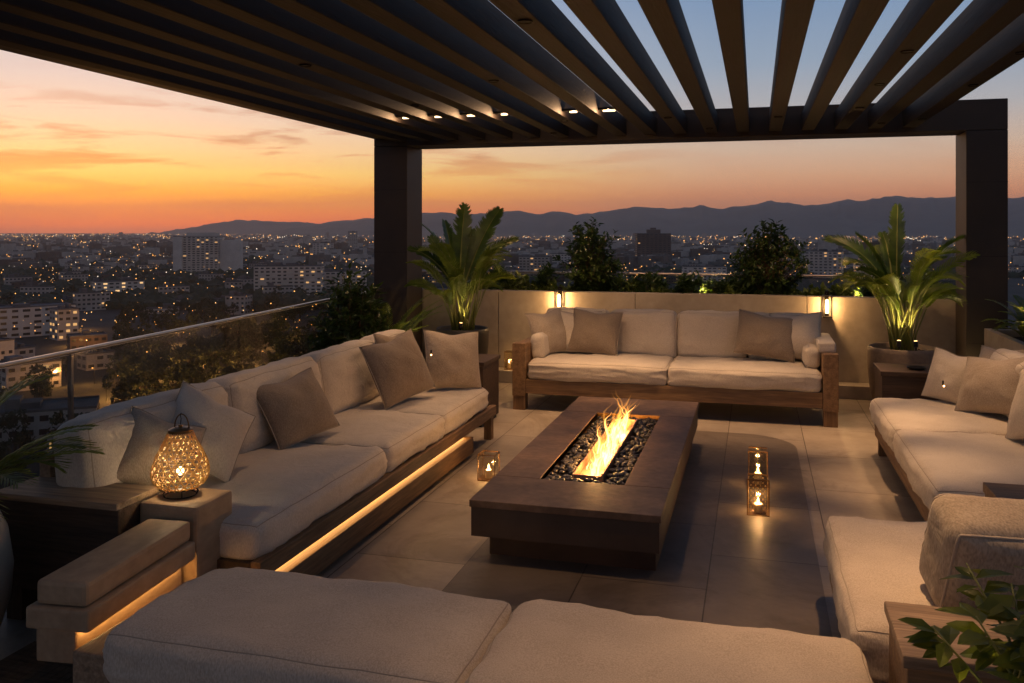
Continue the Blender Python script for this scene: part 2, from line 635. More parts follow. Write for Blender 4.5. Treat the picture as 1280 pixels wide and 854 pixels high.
def pillow(label, mat, base, yaw, tilt, roll, w=0.48, h=0.48, t=0.09, seed=0, group='loose throw pillows on the sofas', n=26, dent=0.05):
    """loose throw pillow: full belly, pinched corners, creases running in from the corners"""
    rot = (Matrix.Rotation(R(yaw), 3, 'Z') @ Matrix.Rotation(R(tilt), 3, 'X') @ Matrix.Rotation(R(roll), 3, 'Y'))
    ext = abs(math.sin(R(roll))) * w / 2 + abs(math.cos(R(roll))) * h / 2
    up = Matrix.Rotation(R(yaw), 3, 'Z') @ Matrix.Rotation(R(tilt), 3, 'X') @ Vector((0, 0, 1))
    ctr = Vector(base) + up * ext
    mb = MB()
    key = {}

    def pt(u, v, sgn):
        x = u * w / 2 * (1 - 0.055 * (1 - v * v) * abs(u) ** 2)
        z = v * h / 2 * (1 - 0.055 * (1 - u * u) * abs(v) ** 2)
        e = max(0.0, (1 - abs(u) ** 2.4) * (1 - abs(v) ** 2.4))
        y = sgn * t * 1.25 * e ** 0.72
        cr = 0
        for (a, b) in ((-1, -1), (1, -1), (-1, 1), (1, 1)):
            dd = math.hypot(u - a, v - b)
            an = math.atan2(v - b, u - a)
            cr += math.sin(an * 11 + seed * 2 + a + b * 2) * math.exp(-(dd / 0.55) ** 2)
        y += sgn * 0.006 * cr * e ** 0.4
        y += sgn * 0.016 * e * noise.noise(Vector((u * 2.2 + seed * 5.1, v * 2.2, sgn * 3 + seed)))
        z -= dent * max(0.0, v) ** 2 * math.exp(-(u / .42) ** 2) * h
        y *= 1 - .35 * (dent / .08) * max(0.0, v) * math.exp(-(u / .3) ** 2)
        return ctr + rot @ Vector((x, y, z))

    def vid(i, j, sgn):
        edge = i in (0, n) or j in (0, n)
        k = (i, j, 0 if edge else sgn)
        if k not in key:
            key[k] = len(mb.v)
            mb.v.append(pt(-1 + 2 * i / n, -1 + 2 * j / n, 0 if edge else sgn))
        return key[k]
    for sgn in (-1, 1):
        for i in range(n):
            for j in range(n):
                q = [vid(i, j, sgn), vid(i + 1, j, sgn), vid(i + 1, j + 1, sgn), vid(i, j + 1, sgn)]
                if sgn > 0:
                    q.reverse()
                mb.f.append(q)
                mb.m.append(0)
    o = mb.build('throw_pillow', mat, None, smooth=True, loc=base)
    tag(o, label, 'pillow', group)
    path = [pt(-1 + 2 * i / n, -1, 0) for i in range(n)] + [pt(1, -1 + 2 * i / n, 0) for i in range(n)] + \
           [pt(1 - 2 * i / n, 1, 0) for i in range(n)] + [pt(-1, 1 - 2 * i / n, 0) for i in range(n)]
    MB().tube(path, 0.0035, 6, closed=True).build('seam', M['pipe'], o, smooth=True)
    return o


# ================================================================== TERRACE
def floor_material(name='porcelain_paving', ca=lin(146, 134, 120), cb_=lin(180, 167, 151)):
    m, t, out = newmat(name)
    p = t.n('ShaderNodeBsdfPrincipled')
    p.inputs['Specular IOR Level'].default_value = 0.35
    t.l(p.outputs[0], out.inputs[0])
    co = t.n('ShaderNodeTexCoord')
    sp = t.n('ShaderNodeSeparateXYZ')
    t.l(co.outputs['Object'], sp.inputs[0])
    cb = t.n('ShaderNodeCombineXYZ')
    t.l(t.math('ADD', sp.outputs[1], 0.35), cb.inputs[0])
    t.l(t.math('ADD', sp.outputs[0], 0.22 + 0.585 * 20), cb.inputs[1])
    br = t.n('ShaderNodeTexBrick', offset=0.5)
    br.inputs['Scale'].default_value = 1.0
    br.inputs['Mortar Size'].default_value = 0.0032
    br.inputs['Mortar Smooth'].default_value = 0.1
    br.inputs['Brick Width'].default_value = 0.9
    br.inputs['Row Height'].default_value = 0.585
    br.inputs['Color1'].default_value = (0.84, 0.84, 0.85, 1)
    br.inputs['Color2'].default_value = (1.08, 1.06, 1.03, 1)
    br.inputs['Mortar'].default_value = (0.35, 0.33, 0.3, 1)
    t.l(cb.outputs[0], br.inputs['Vector'])
    nz = t.n('ShaderNodeTexNoise', i_Scale=1.7, i_Detail=9, i_Roughness=0.65)
    t.l(co.outputs['Object'], nz.inputs['Vector'])
    n2 = t.n('ShaderNodeTexNoise', i_Scale=22, i_Detail=5)
    t.l(co.outputs['Object'], n2.inputs['Vector'])
    base = t.ramp(nz.outputs[0], [(0.3, ca), (0.7, cb_)])
    base = t.mix(1.0, base, t.ramp(n2.outputs[0], [(0.3, (.86, .86, .86, 1)), (0.7, (1, 1, 1, 1))]), 'MULTIPLY')
    n4 = t.n('ShaderNodeTexNoise', i_Scale=.9, i_Detail=8, i_Roughness=0.7, i_Distortion=1.5)
    t.l(co.outputs['Object'], n4.inputs['Vector'])
    base = t.mix(1.0, base, t.ramp(n4.outputs[0], [(0.40, (.74, .72, .70, 1)), (0.50, (1, 1, 1, 1))]), 'MULTIPLY')
    t.l(t.mix(1.0, base, br.outputs[0], 'MULTIPLY'), p.inputs['Base Color'])
    rr = t.n('ShaderNodeMapRange')
    rr.inputs[3].default_value = 0.34
    rr.inputs[4].default_value = 0.62
    t.l(n2.outputs[0], rr.inputs[0])
    t.l(rr.outputs[0], p.inputs['Roughness'])
    b1 = t.n('ShaderNodeBump', i_Strength=0.18, i_Distance=0.006)
    t.l(n2.outputs[0], b1.inputs['Height'])
    b2 = t.n('ShaderNodeBump', i_Strength=0.6, i_Distance=0.004, invert=True)
    t.l(br.outputs['Fac'], b2.inputs['Height'])
    t.l(b1.outputs[0], b2.inputs['Normal'])
    t.l(b2.outputs[0], p.inputs['Normal'])
    return m


def rail_x(y):
    return -3.41 - 0.0916 * (y - 3.327)


m = floor_material()
fl = MB()
outline = [(rail_x(-3) - .12, -3), (2.7, -3), (2.7, 10.3), (rail_x(10.3) - .12, 10.3)]
fl.prism(outline, -0.30, 0.0)
setting(fl.build('terrace_floor', m), 'large stone coloured porcelain tiles paving the whole roof terrace', 'floor')
dk = MB()  # thin sheet in a darker tone of the floor tiles, far corner rounded
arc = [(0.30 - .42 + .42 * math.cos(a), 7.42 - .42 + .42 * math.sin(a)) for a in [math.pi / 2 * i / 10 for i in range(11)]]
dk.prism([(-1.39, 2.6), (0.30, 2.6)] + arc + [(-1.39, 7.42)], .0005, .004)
setting(dk.build('dark_floor_field', floor_material('darker_floor_tone', lin(106, 95, 84), lin(134, 122, 109))), 'darker round cornered field of the tiled floor around the fire table', 'paving')
bm_ = MB()
bm_.prism([(x * 0.97, y * 0.97) for x, y in outline], -60, -0.31)
setting(bm_.build('building_mass', M['render']), 'plain rendered upper storeys carrying the roof terrace', 'building')

# ---- back parapet wall of concrete slabs
t_ = thing('parapet_wall', 'long low wall of pale concrete slabs behind the widest sofa', 'wall', (-0.8, 9.55, 0))
cuts = [-3.95, -2.78, -1.25, 0.50, 1.42, 2.28]
for a, b in zip(cuts[:-1], cuts[1:]):
    MB().box(a + .003, b - .003, 9.45, 9.62, 0.0, 0.985).build('concrete_slab', M['concrete'], t_, bevel=0.004)
MB().box(-3.95, 2.28, 9.47, 9.60, 0.01, 0.975).build('joint_backing', M['blackmetal'], t_)
MB().box(-3.9, 2.2, 9.22, 9.449, 0.0, 0.13).build('wall_plinth', M['concrete'], t_, bevel=0.006)
# ---- planting trough behind the wall
t_ = thing('planting_trough', 'long trough of dark soil running behind the low concrete wall', 'planter', (-0.8, 9.85, 0))
MB().box(-3.95, 2.28, 9.63, 9.66, 0.0, .95).box(-3.95, 2.28, 10.0, 10.04, 0, .95).build('trough_side', M['blackmetal'], t_)
MB().box(-3.95, 2.28, 9.662, 9.998, 0.0, 0.90).build('soil', M['soil'], t_)
# ---- right planter box
t_ = thing('concrete_planter', 'pale concrete planter box running along the right edge of the terrace', 'planter', (2.2, 6.5, 0))
b_ = MB()
b_.box(1.93, 1.99, 4.3, 8.55, 0, .80).box(2.44, 2.50, 4.3, 8.55, 0, .80).box(1.99, 2.44, 8.49, 8.55, 0, .797).box(1.99, 2.44, 4.3, 4.36, 0, .797)
b_.build('planter_wall', M['concrete'], t_, bevel=0.004)
MB().box(1.992, 2.438, 4.362, 8.488, 0, .74).build('soil', M['soil'], t_)


# ------------------------------------------------------------------ railings
def railing(label, pts, ztop, zbot, post_at, joints, name='glass_railing', post_z0=0.0, wid=0.034):
    """glass balustrade: pts = two ground points; post_at and joints are fractions along it"""
    a, b = Vector((*pts[0], 0)), Vector((*pts[1], 0))
    d = (b - a)
    L = d.length
    d.normalize()
    ang = math.atan2(d.y, d.x)
    rz = Matrix.Rotation(ang, 3, 'Z')
    t = thing(name, label, 'railing', tuple(a))
    mid = (a + b) / 2

    def bar(s0, s1, hw, z0, z1):
        c = a + d * ((s0 + s1) / 2)
        return MB().box(c.x - (s1 - s0) / 2, c.x + (s1 - s0) / 2, c.y - hw, c.y + hw, z0, z1, rot=rz, c=c)
    bar(0, L, wid / 2, ztop - .022, ztop).build('handrail', M['steel'], t, bevel=0.009)
    bar(0, L, .03, post_z0 + .001, post_z0 + .07).build('base_channel', M['blackmetal'], t, bevel=.004)
    for f in post_at:
        bar(f - .010, f + .010, .012, post_z0 + .071, ztop - .023).build('post', M['steel'], t, bevel=.003)
    js = [0.0] + joints + [L]
    for s0, s1 in zip(js[:-1], js[1:]):
        bar(s0 + .006, s1 - .006, .006, zbot, ztop - .024).build('glass_panel', M['glass'], t)
    return t


y0, y1 = 0.6, 8.85
LL = math.hypot(y1 - y0, rail_x(y1) - rail_x(y0))
fy = lambda y: (y - y0) / (y1 - y0) * LL
railing('frameless glass railing with steel handrail on the left edge, above the city', ((rail_x(y0), y0), (rail_x(y1), y1)), 1.035, .072,
        [fy(3.82)], [fy(1.9), fy(3.80), fy(5.63), fy(7.4)])
railing('glass railing behind the planting trough, facing the mountains', ((-4.0, 10.12), (2.3, 10.12)), 1.175, .10, [], [1.6, 3.2, 4.8])
railing('short glass railing above the right concrete planter', ((2.47, 4.32), (2.33, 8.6)), 1.17, .86, [4.25], [1.4, 2.8], post_z0=.80)
railing('glass return behind the left bronze column, half hidden by the tall palm', ((-4.0, 9.4), (-4.0, 10.1)), 1.16, .10, [], [])

# ------------------------------------------------------------------ pergola
P = thing('pergola', 'dark bronze pergola with close slats over the lounge', 'pergola', (-1, 8.9, 0))
for (xa, xb) in ((-4.04, -3.65), (1.86, 2.205)):
    c_ = MB()
    c_.box(xa, xb, 8.9, 9.35, 0, 2.575)
    col_ = c_.build('column', M['bronze'], P, bevel=.006)
    for z in (0.62, 1.42, 2.1):
        j_ = MB()
        j_.box(xa - .001, xb + .001, 8.899, 9.351, z, z + .004)
        j_.build('cladding_joint', M['blackmetal'], col_)
MB().box(-4.04, 2.205, 8.9, 9.35, 2.577, 2.86).build('beam', M['bronze'], P, bevel=.006)
MB().box(-4.04, -3.88, -1.6, 8.898, 2.66, 2.95).build('side_beam', M['bronze'], P, bevel=.006)
MB().box(-4.04, 2.205, -1.95, -1.602, 2.60, 2.86).build('beam', M['bronze'], P, bevel=.006)
slats = MB().box(-3.779, -3.661, -1.6, 8.898, 2.62, 2.785)
s0 = slats.build('slat', M['slatwood'], P, bevel=.005)
for k in range(1, 18):
    s_ = s0.copy()
    COL.objects.link(s_)
    s_.parent = P
    s_.location.x += 0.30 * k
# lit fittings between the slats, near the back beam
for i, (x, w) in enumerate([(-2.97, .030), (-2.67, .028), (-2.37, .032), (-2.07, .026), (-1.47, .03), (-1.17, .05)]):
    f_ = MB().box(x - .089, x + .089, 7.19, 7.25, 2.655, 2.675)
    o_ = f_.build('downlight', M['blackmetal'], P, bevel=.003)
    MB().box(x - w, x + w, 7.21, 7.23, 2.643, 2.654).build('lens', M['ledbright'], o_)
    lamp('downlight_spill', o_, (x, 7.22, 2.632), 6.0, WARM2, .008)
    lamp('downlight_beam', o_, (x, 7.22, 2.62), 9, WARM2, .02, spot=115, blend=.8)


def added_spot(x, y, power, ang=75, col=WARM2, aim=None):
    """spot added for warm pools of light, with an invented ring under a slat"""
    c_ = MB().lathe([(0.03, 2.617), (0.036, 2.612), (0.036, 2.6185), (0.03, 2.6185)], (x, y, 0), 20)
    o_ = c_.build('added_spot_ring', M['blackmetal'], P)
    lamp('added_spot_beam', o_, (x, y, 2.615), power, col, .025, spot=ang, blend=.9, aim=aim)  # unseen spot, added to throw warm light from the slats


# ------------------------------------------------------------------ wall lanterns
for i, (x, lab) in enumerate(((-2.07, 'small lit wall lantern above the left end of the widest sofa'), (0.69, 'small lit wall lantern on the concrete wall beside the right potted palm'))):
    t_ = thing('wall_lantern', lab, 'wall lamp', (x, 9.45, .80), 'lanterns on the concrete wall')
    zc, yc = 0.895, 9.385
    fr = MB()
    for sx_ in (-1, 1):
        for sy_ in (-1, 1):
            fr.box(x + sx_ * .042 - .004, x + sx_ * .042 + .004, yc + sy_ * .042 - .004, yc + sy_ * .042 + .004, zc - .10, zc + .10)
    fr.box(x - .046, x + .046, yc - .046, yc + .046, zc + .10, zc + .112)
    fr.box(x - .046, x + .046, yc - .046, yc + .046, zc - .112, zc - .10)
    fr.build('cage', M['blackmetal'], t_)
    MB().box(x - .02, x + .02, 9.432, 9.449, zc - .10, zc + .15).box(x - .006, x + .006, yc, 9.44, zc + .12, zc + .132).build('bracket', M['blackmetal'], t_)
    g_ = MB().lathe([(.016, zc - .07), (.019, zc), (.016, zc + .06), (.004, zc + .07)], (x, yc, 0), 16).build('glass_cylinder', M['bulb_soft'], t_, smooth=True)
    lamp('lantern_light', t_, (x, yc - .06, zc), 12.0, WARM, .02)

# ================================================================== FURNITURE
SG = 'outdoor sofas with timber bases'
# ---- back sofa
t_ = thing('sofa', 'widest cream sofa with timber arms, against the low concrete wall', 'sofa', (-0.75, 8.3, 0), SG)
X0, X1, Y0, Y1 = -2.175, 0.67, 7.85, 8.85
for xa, xb in ((X0, X0 + .125), (X1 - .125, X1)):
    a_ = MB()
    a_.box(xa, xb, Y0, Y0 + .12, .13, .615)
    a_.box(xa, xb, Y0 + .1205, Y1, .33, .60)
    arm = a_.build('arm', M['oak_y'], t_, bevel=.006)
    for yy in (Y0, Y1 - .13):
        MB().box(xa + .005, xb - .005, yy + .01, yy + .12, 0, .1295).build('leg', M['oak_z'], t_, bevel=.004)
MB().box(X0 + .126, X1 - .126, Y0 + .012, Y0 + .07, .155, .285).build('front_rail', M['oak_x'], t_, bevel=.005)
MB().box(X0 + .126, X1 - .126, Y0 + .071, Y1 - .02, .20, .282).build('deck', M['dark_oak_x'], t_)
MB().box(X0 + .126, X1 - .126, Y1 - .06, Y1, .2825, .70).build('back_panel', M['oak_x'], t_, bevel=.005)
xs = [X0 + .13, -0.757, X1 - .13]
for i in range(2):
    xa, xb = xs[i], xs[i + 1]
    cushion('seat_cushion', M['linen'], t_, ((xa + xb) / 2, Y0 + .41, .365), ((xb - xa) / 2 - .004, .40, .085), .045, (.006, .012, .015), None, i + 1, pipe=(1,))
bx = [-2.04, -1.40, -.735, -.075, .53]
for i in range(4):
    xa, xb = bx[i], bx[i + 1]
    cushion('back_cushion', M['linen'], t_, ((xa + xb) / 2, 8.66, .645), ((xb - xa) / 2 - .004, .10, .225), .06, (.0, .03, .010),
            Matrix.Rotation(R(-9), 3, 'X'), i + 5, pipe=(-1,), axis=1)
cushion('arm_pad', M['linen'], t_, (.475, 8.36, .545), (.065, .30, .09), .05, (.012, 0, 0.004), Matrix.Rotation(R(5), 3, 'Y'), 11, wr=.003)
cushion('arm_pad', M['linen'], t_, (X1 - .08, 8.42, .645), (.075, .37, .045), .02, (0, 0, .006), None, 12, wr=.003)
cushion('arm_pad', M['linen'], t_, (-1.985, 8.36, .56), (.065, .32, .12), .05, (.012, 0, 0.004), Matrix.Rotation(R(-5), 3, 'Y'), 13, wr=.003)
pillow('taupe throw pillow at the left end of the widest sofa', M['taupe'], (-1.51, 8.33, .465), -4, -24, 3, .50, .44, .085, 1)
pillow('cream throw pillow tucked behind the left taupe pillow of the widest sofa', M['linen'], (-1.68, 8.43, .465), 6, -20, 0, .46, .42, .08, 2)
pillow('grey shaded throw pillow leaning on the left arm of the widest sofa', M['greige'], (-1.86, 8.30, .455), 52, -24, -4, .46, .44, .08, 3)
pillow('taupe throw pillow tilted over a cream one at the right end of the widest sofa', M['taupe'], (.10, 8.30, .465), 5, -26, 9, .54, .43, .085, 4)
pillow('cream throw pillow behind the tilted taupe one, right end of widest sofa', M['linen'], (.33, 8.40, .465), -12, -22, -4, .47, .45, .09, 5)

# ---- left sofa
t_ = thing('sofa', 'long cream sofa with glowing timber base along the left railing', 'sofa', (-2.55, 5.0, 0), SG)
XF, XB, YA, YB = -2.02, -3.08, 3.28, 6.66
MB().box(XF - .035, XF + .015, YA, YB + .10, .185, .262).build('front_rail', M['oak_y'], t_, bevel=.005)
MB().box(XB, XF - .036, YA, YB, .19, .255).build('deck', M['dark_oak_y'], t_)
MB().box(XF - .15, XF + .022, YA, 6.15, .03, .145).build('lower_beam', M['oak_y'], t_, bevel=.005)
MB().box(XF - .06, XF - .038, YA + .05, 6.1, .148, .183).build('led_strip', M['led'], t_)
MB().box(XF - .16, XF - .062, YA, 6.15, .146, .1895).build('spacer', M['dark_oak_y'], t_)
for (x, y) in ((XF - .03, YB + .04), (XB + .06, YB + .02), (XB + .06, YA + .1)):
    MB().box(x - .03, x + .03, y - .035, y + .035, 0, .184).build('leg', M['oak_z'], t_, bevel=.003)
MB().box(XB - .04, XB + .02, YA - .02, YB, .256, .66).build('back_panel', M['grey_oak_y'], t_, bevel=.005)
ys = [3.30, 4.68, 5.63, 6.65]
for i in range(3):
    ya, yb = ys[i], ys[i + 1]
    cushion('seat_cushion', M['linen'], t_, ((XF + -2.86) / 2 - .005, (ya + yb) / 2, .332), (.415, (yb - ya) / 2 - .004, .083), .05, (.012, .006, .015), None, i + 21, pipe=(1,))
ys = [3.16, 4.23, 5.27, 6.20, 6.84]
for i in range(4):
    ya, yb = ys[i], ys[i + 1]
    cushion('back_cushion', M['linen'], t_, (-2.86, (ya + yb) / 2, .60), (.12, (yb - ya) / 2 - .004, .225), .075, (.035, 0.004, .012),
            Matrix.Rotation(R(-8), 3, 'Y'), i + 31, pipe=(1,), axis=0)
pillow('oatmeal throw pillow slumped on one corner behind the woven lantern', M['greige'], (-2.56, 3.42, .418), 58, -28, 26, .36, .36, .085, 6)
pillow('pale cream throw pillow standing on its corner beside the woven lantern', M['linen'], (-2.50, 3.74, .418), 62, -34, 38, .41, .41, .095, 7)
pillow('taupe throw pillow alone in the middle of the long left sofa', M['taupe'], (-2.50, 4.62, .418), 72, -30, -7, .50, .40, .09, 8)
pillow('large taupe throw pillow near the far end of the long left sofa', M['taupe'], (-2.38, 5.85, .418), 66, -24, -9, .54, .47, .095, 9)
pillow('cream throw pillow behind the large taupe one, far end of left sofa', M['greige'], (-2.22, 6.42, .418), 42, -20, 5, .46, .46, .09, 10)
pillow('dark throw pillow leaning at the back of the left sofa, far end', M['taupe'], (-2.60, 6.30, .43), 80, -18, 4, .46, .44, .08, 11)

# ---- heavy timber end of the left sofa
t_ = thing('end_panel', 'dark timber box closing the near end of the long left sofa', 'side panel', (-2.8, 3.2, 0))
MB().box(-3.12, -2.50, 3.02, 3.27, .15, .52).build('box', M['dark_oak_x'], t_, bevel=.006)
MB().box(-3.13, -2.50, 3.01, 3.275, .5205, .548).build('top_board', M['grey_oak_x'], t_, bevel=.004)
for x in (-3.05, -2.62):
    MB().box(x - .04, x + .04, 3.05, 3.2, 0, .1495).build('leg', M['dark_oak_z'], t_, bevel=.003)
blk = MB().box(-2.495, -2.215, 3.14, 3.40, .0, .52).build('timber_block', M['lime'], None, bevel=.016, loc=(-2.36, 3.27, 0))
tag(blk, 'squared timber block carrying the woven lantern', 'timber post')
t_ = thing('timber_bench', 'low bench of stacked squared timbers with a glowing underside, in the left foreground', 'bench', (-2.29, 2.79, 0))
rz_, cz_ = Matrix.Rotation(R(5.5), 3, 'Z'), (-2.29, 2.79, 0)
MB().box(-2.385, -2.195, 2.45, 3.11, .393, .475, rot=rz_, c=cz_).build('seat_beam', M['lime'], t_, bevel=.016)
MB().box(-2.41, -2.175, 2.43, 3.11, .317, .391, rot=rz_, c=cz_).build('middle_beam', M['lime'], t_, bevel=.010)
MB().box(-2.385, -2.235, 2.45, 3.11, .20, .315, rot=rz_, c=cz_).build('base_beam', M['lime'], t_, bevel=.008)
MB().box(-2.36, -2.25, 2.62, 3.09, 0, .199, rot=rz_, c=cz_).build('foot', M['dark_oak_z'], t_, bevel=.004)
MB().box(-2.233, -2.02, 2.64, 3.10, .145, .20, rot=rz_, c=cz_).build('ledge', M['oak_y'], t_, bevel=.005)
MB().box(-2.230, -2.212, 2.47, 3.09, .305, .314, rot=rz_, c=cz_).build('led_strip', M['ledbright2'], t_)

# ---- front daybed
t_ = thing('daybed', 'backless cream daybed across the bottom of the view', 'daybed', (-0.8, 2.4, 0), SG)
MB().box(-1.97, .31, 2.32, 2.84, .13, .232).build('frame', M['oak_x'], t_, bevel=.006)
MB().box(-1.95, .29, 2.34, 2.82, .10, .129).build('deck', M['dark_oak_x'], t_)
for x in (-1.9, .22):
    for y in (2.40, 2.76):
        MB().box(x - .035, x + .035, y - .035, y + .035, 0, .0995).build('leg', M['oak_z'], t_, bevel=.003)
MB().box(-2.13, -1.985, 2.36, 2.60, .12, .30).build('end_block', M['grey_oak_y'], t_, bevel=.008)
cushion('seat_cushion', M['linen_old'], t_, (-1.375, 2.585, .325), (.585, .295, .092), .05, (.008, .008, .016), None, 41, 24, pipe=(1,))
cushion('seat_cushion', M['linen_old'], t_, (-.232, 2.585, .325), (.545, .295, .092), .05, (.008, .008, .016), None, 42, 24, pipe=(1,))

# ---- near right corner seat
t_ = thing('corner_seat', 'deep cream corner seat with a slub weave back cushion, right foreground', 'sofa', (.9, 3.5, 0), SG)
MB().box(.31, 1.5, 2.96, 4.08, .13, .232).build('frame', M['oak_y'], t_, bevel=.006)
for x in (.37, 1.42):
    for y in (3.02, 4.02):
        MB().box(x - .035, x + .035, y - .035, y + .035, 0, .1295).build('leg', M['oak_z'], t_, bevel=.003)
cushion('seat_cushion', M['linen_old'], t_, (.85, 3.52, .325), (.555, .585, .092), .05, (.008, .008, .02), None, 43, 24, pipe=(1,))
cushion('back_cushion', M['slub'], t_, (.97, 3.25, .575), (.42, .115, .17), .06, (.0, .03, .012),
        Matrix.Rotation(R(12), 3, 'Z') @ Matrix.Rotation(R(3), 3, 'Y') @ Matrix.Rotation(R(20), 3, 'X'), 44, 22, pipe=(-1, 1), axis=1, pr=.005, wr=.005)

# ---- right sofa
t_ = thing('sofa', 'cream sofa with slim timber base along the right planter', 'sofa', (1.4, 5.9, 0), SG)
MB().box(.855, .90, 4.62, 7.06, .13, .238).build('front_rail', M['oak_y'], t_, bevel=.005)
MB().box(.901, 1.86, 4.62, 4.68, .13, .238).build('end_rail', M['oak_x'], t_, bevel=.005)
MB().box(.901, 1.86, 4.681, 7.06, .17, .235).build('deck', M['dark_oak_y'], t_)
for x in (.90, 1.8):
    for y in (4.72, 6.98):
        MB().box(x - .03, x + .03, y - .03, y + .03, 0, .1295 if x > 1 else .169).build('leg', M['oak_z'], t_, bevel=.003)
MB().box(1.86, 1.90, 4.62, 7.06, .17, .64).build('back_panel', M['oak_y'], t_, bevel=.005)
for i, (ya, yb) in enumerate(((4.64, 5.99), (5.99, 7.05))):
    cushion('seat_cushion', M['linen'], t_, (1.255, (ya + yb) / 2, .327), (.425, (yb - ya) / 2 - .004, .088), .05, (.012, .006, .015), None, i + 51, pipe=(1,))
for i, (ya, yb) in enumerate(((4.72, 5.52), (5.52, 6.30), (6.30, 7.02))):
    cushion('back_cushion', M['linen'], t_, (1.70, (ya + yb) / 2, .60), (.10, (yb - ya) / 2 - .004, .20), .07, (.035, 0, .012),
            Matrix.Rotation(R(9), 3, 'Y'), i + 61, pipe=(-1,), axis=0)
pillow('narrow cream throw pillow at the far end of the right sofa', M['linen'], (1.31, 6.84, .418), -42, -18, 6, .38, .37, .08, 12)
pillow('greige throw pillow propped in the middle of the right sofa', M['greige'], (1.44, 6.42, .418), -52, -30, -9, .52, .42, .095, 13)
pillow('pale throw pillow cut by the right edge of the photo', M['linen'], (1.48, 5.62, .418), -70, -28, -14, .50, .46, .095, 14)
pillow('grey throw pillow half hidden beside the right planter', M['greige'], (1.60, 6.92, .43), -64, -16, -3, .42, .40, .08, 15)


# ---- side tables
def side_table(label, x0, x1, y0, y1, h, axis='x', dark=True):
    t = thing('side_table', label, 'side table', ((x0 + x1) / 2, (y0 + y1) / 2, 0), 'box shaped timber side tables')
    k = 'dark_oak_' if dark else 'oak_'
    MB().box(x0, x1, y0, y1, h - .035, h).build('table_top', M[('grey_oak_' if not dark else 'dark_oak_') + axis], t, bevel=.005)
    MB().box(x0 + .012, x1 - .012, y0 + .012, y1 - .012, .03, h - .0355).build('table_body', M[k + 'x'], t, bevel=.005)
    MB().box(x0 + .03, x1 - .03, y0 + .03, y1 - .03, 0, .0295).build('plinth', M['blackmetal'], t)
    return t


side_table('dark timber side table between the long left sofa and the left palm', -2.72, -2.20, 7.05, 7.55, .55)
side_table('dark timber side table beyond the right sofa, in front of the brown pot', .92, 1.42, 7.25, 7.72, .58)
side_table('weathered timber side table with heavy plank top, right foreground', .375, .99, 2.52, 2.88, .535, 'x', False)
t_ = thing('slatted_table', 'small open timber table at the near end of the right sofa', 'side table', (1.3, 4.4, 0))
MB().box(1.02, 1.62, 4.15, 4.55, .44, .485).build('table_top', M['oak_x'], t_, bevel=.005)
for x in (1.05, 1.59):
    for y in (4.18, 4.52):
        MB().box(x - .022, x + .022, y - .022, y + .022, 0, .4395).build('leg', M['oak_z'], t_, bevel=.003)
# small dishes on the two far tables
for lab, x, y, z in (('shallow dark dish on the far right side table', 1.2, 7.42, .5805), ('shallow dark dish on the left side table', -2.42, 7.2, .5505)):
    o_ = MB().lathe([(.03, 0), (.06, .006), (.075, .02), (.07, .02), (.055, .009), (0, .007)], (x, y, z), 24).build('dish', M['blackmetal'], None, smooth=True, loc=(x, y, z))
    tag(o_, lab, 'dish', 'dishes on the side tables')

# ---- rug, lower left
rg = MB()
for i in range(22):
    x = -2.79 + i * .036
    rg.box(x, x + .033, 1.5, 2.89, .001, .012)
tag(rg.build('ribbed_rug', M['rug'], None, loc=(-2.4, 2.2, 0)), 'brown ribbed jute rug on the floor at the lower left', 'rug')

# ================================================================== FIRE TABLE
FX0, FX1, FY0, FY1, FZ = -1.375, -.43, 4.16, 7.0, .32
OX0, OX1, OY0, OY1 = -1.125, -.668, 4.62, 6.41
t_ = thing('fire_table', 'long low brown stone fire table with an open gas flame', 'fire table', (-.9, 5.6, 0))
j = .0015
for (a, b, c, d) in ((FX0, FX1, FY0, OY0 - j), (FX0, FX1, OY1 + j, FY1), (FX0, OX0, OY0 + j, OY1 - j), (OX1, FX1, OY0 + j, OY1 - j)):
    MB().box(a, b, c, d, FZ - .035, FZ).build('top_slab', M['stonetop'], t_, bevel=.003)
bd = MB()
bd.box(FX0 + .008, FX1 - .008, FY0 + .008, OY0 - .03, .14, FZ - .036)
bd.box(FX0 + .008, FX1 - .008, OY1 + .03, FY1 - .008, .14, FZ - .036)
bd.box(FX0 + .008, OX0 - .03, OY0 - .029, OY1 + .029, .14, FZ - .036)
bd.box(OX1 + .03, FX1 - .008, OY0 - .029, OY1 + .029, .14, FZ - .036)
bd.build('body', M['stonebody'], t_)
MB().box(FX0 + .06, FX1 - .04, FY0 + .15, FY1 - .15, 0, .1395).build('plinth', M['stonebody'], t_, bevel=.004)
MB().box(OX0 - .0295, OX1 + .0295, OY0 - .0285, OY1 + .0285, .1405, .235).build('fire_bed', M['blackmetal'], t_)
ln = MB()
for (a, b, c, d) in ((OX0 - .004, OX0, OY0, OY1), (OX1, OX1 + .004, OY0, OY1)):
    ln.box(a, b, c, d, .236, FZ - .004)
for (c, d) in ((OY0 - .004, OY0), (OY1, OY1 + .004)):
    ln.box(OX0 - .004, OX1 + .004, c, d, .236, FZ - .004)
ln.build('fire_bed_lining', M['brass'], t_)
TX0, TX1, TY0, TY1 = -.985, -.81, 4.80, 6.30
tr = MB()
tr.box(TX0, TX0 + .008, TY0, TY1, .236, .305).box(TX1 - .012, TX1, TY0, TY1, .236, .318)
tr.box(TX0 + .009, TX1 - .013, TY0, TY0 + .01, .236, .305).box(TX0 + .009, TX1 - .013, TY1 - .01, TY1, .236, .305)
tr.box(TX0 + .009, TX1 - .013, TY0 + .011, TY1 - .011, .236, .262)
tr.build('burner_tray', M['burner'], t_, bevel=.002)
pb = MB()
rnd = random.Random(3)
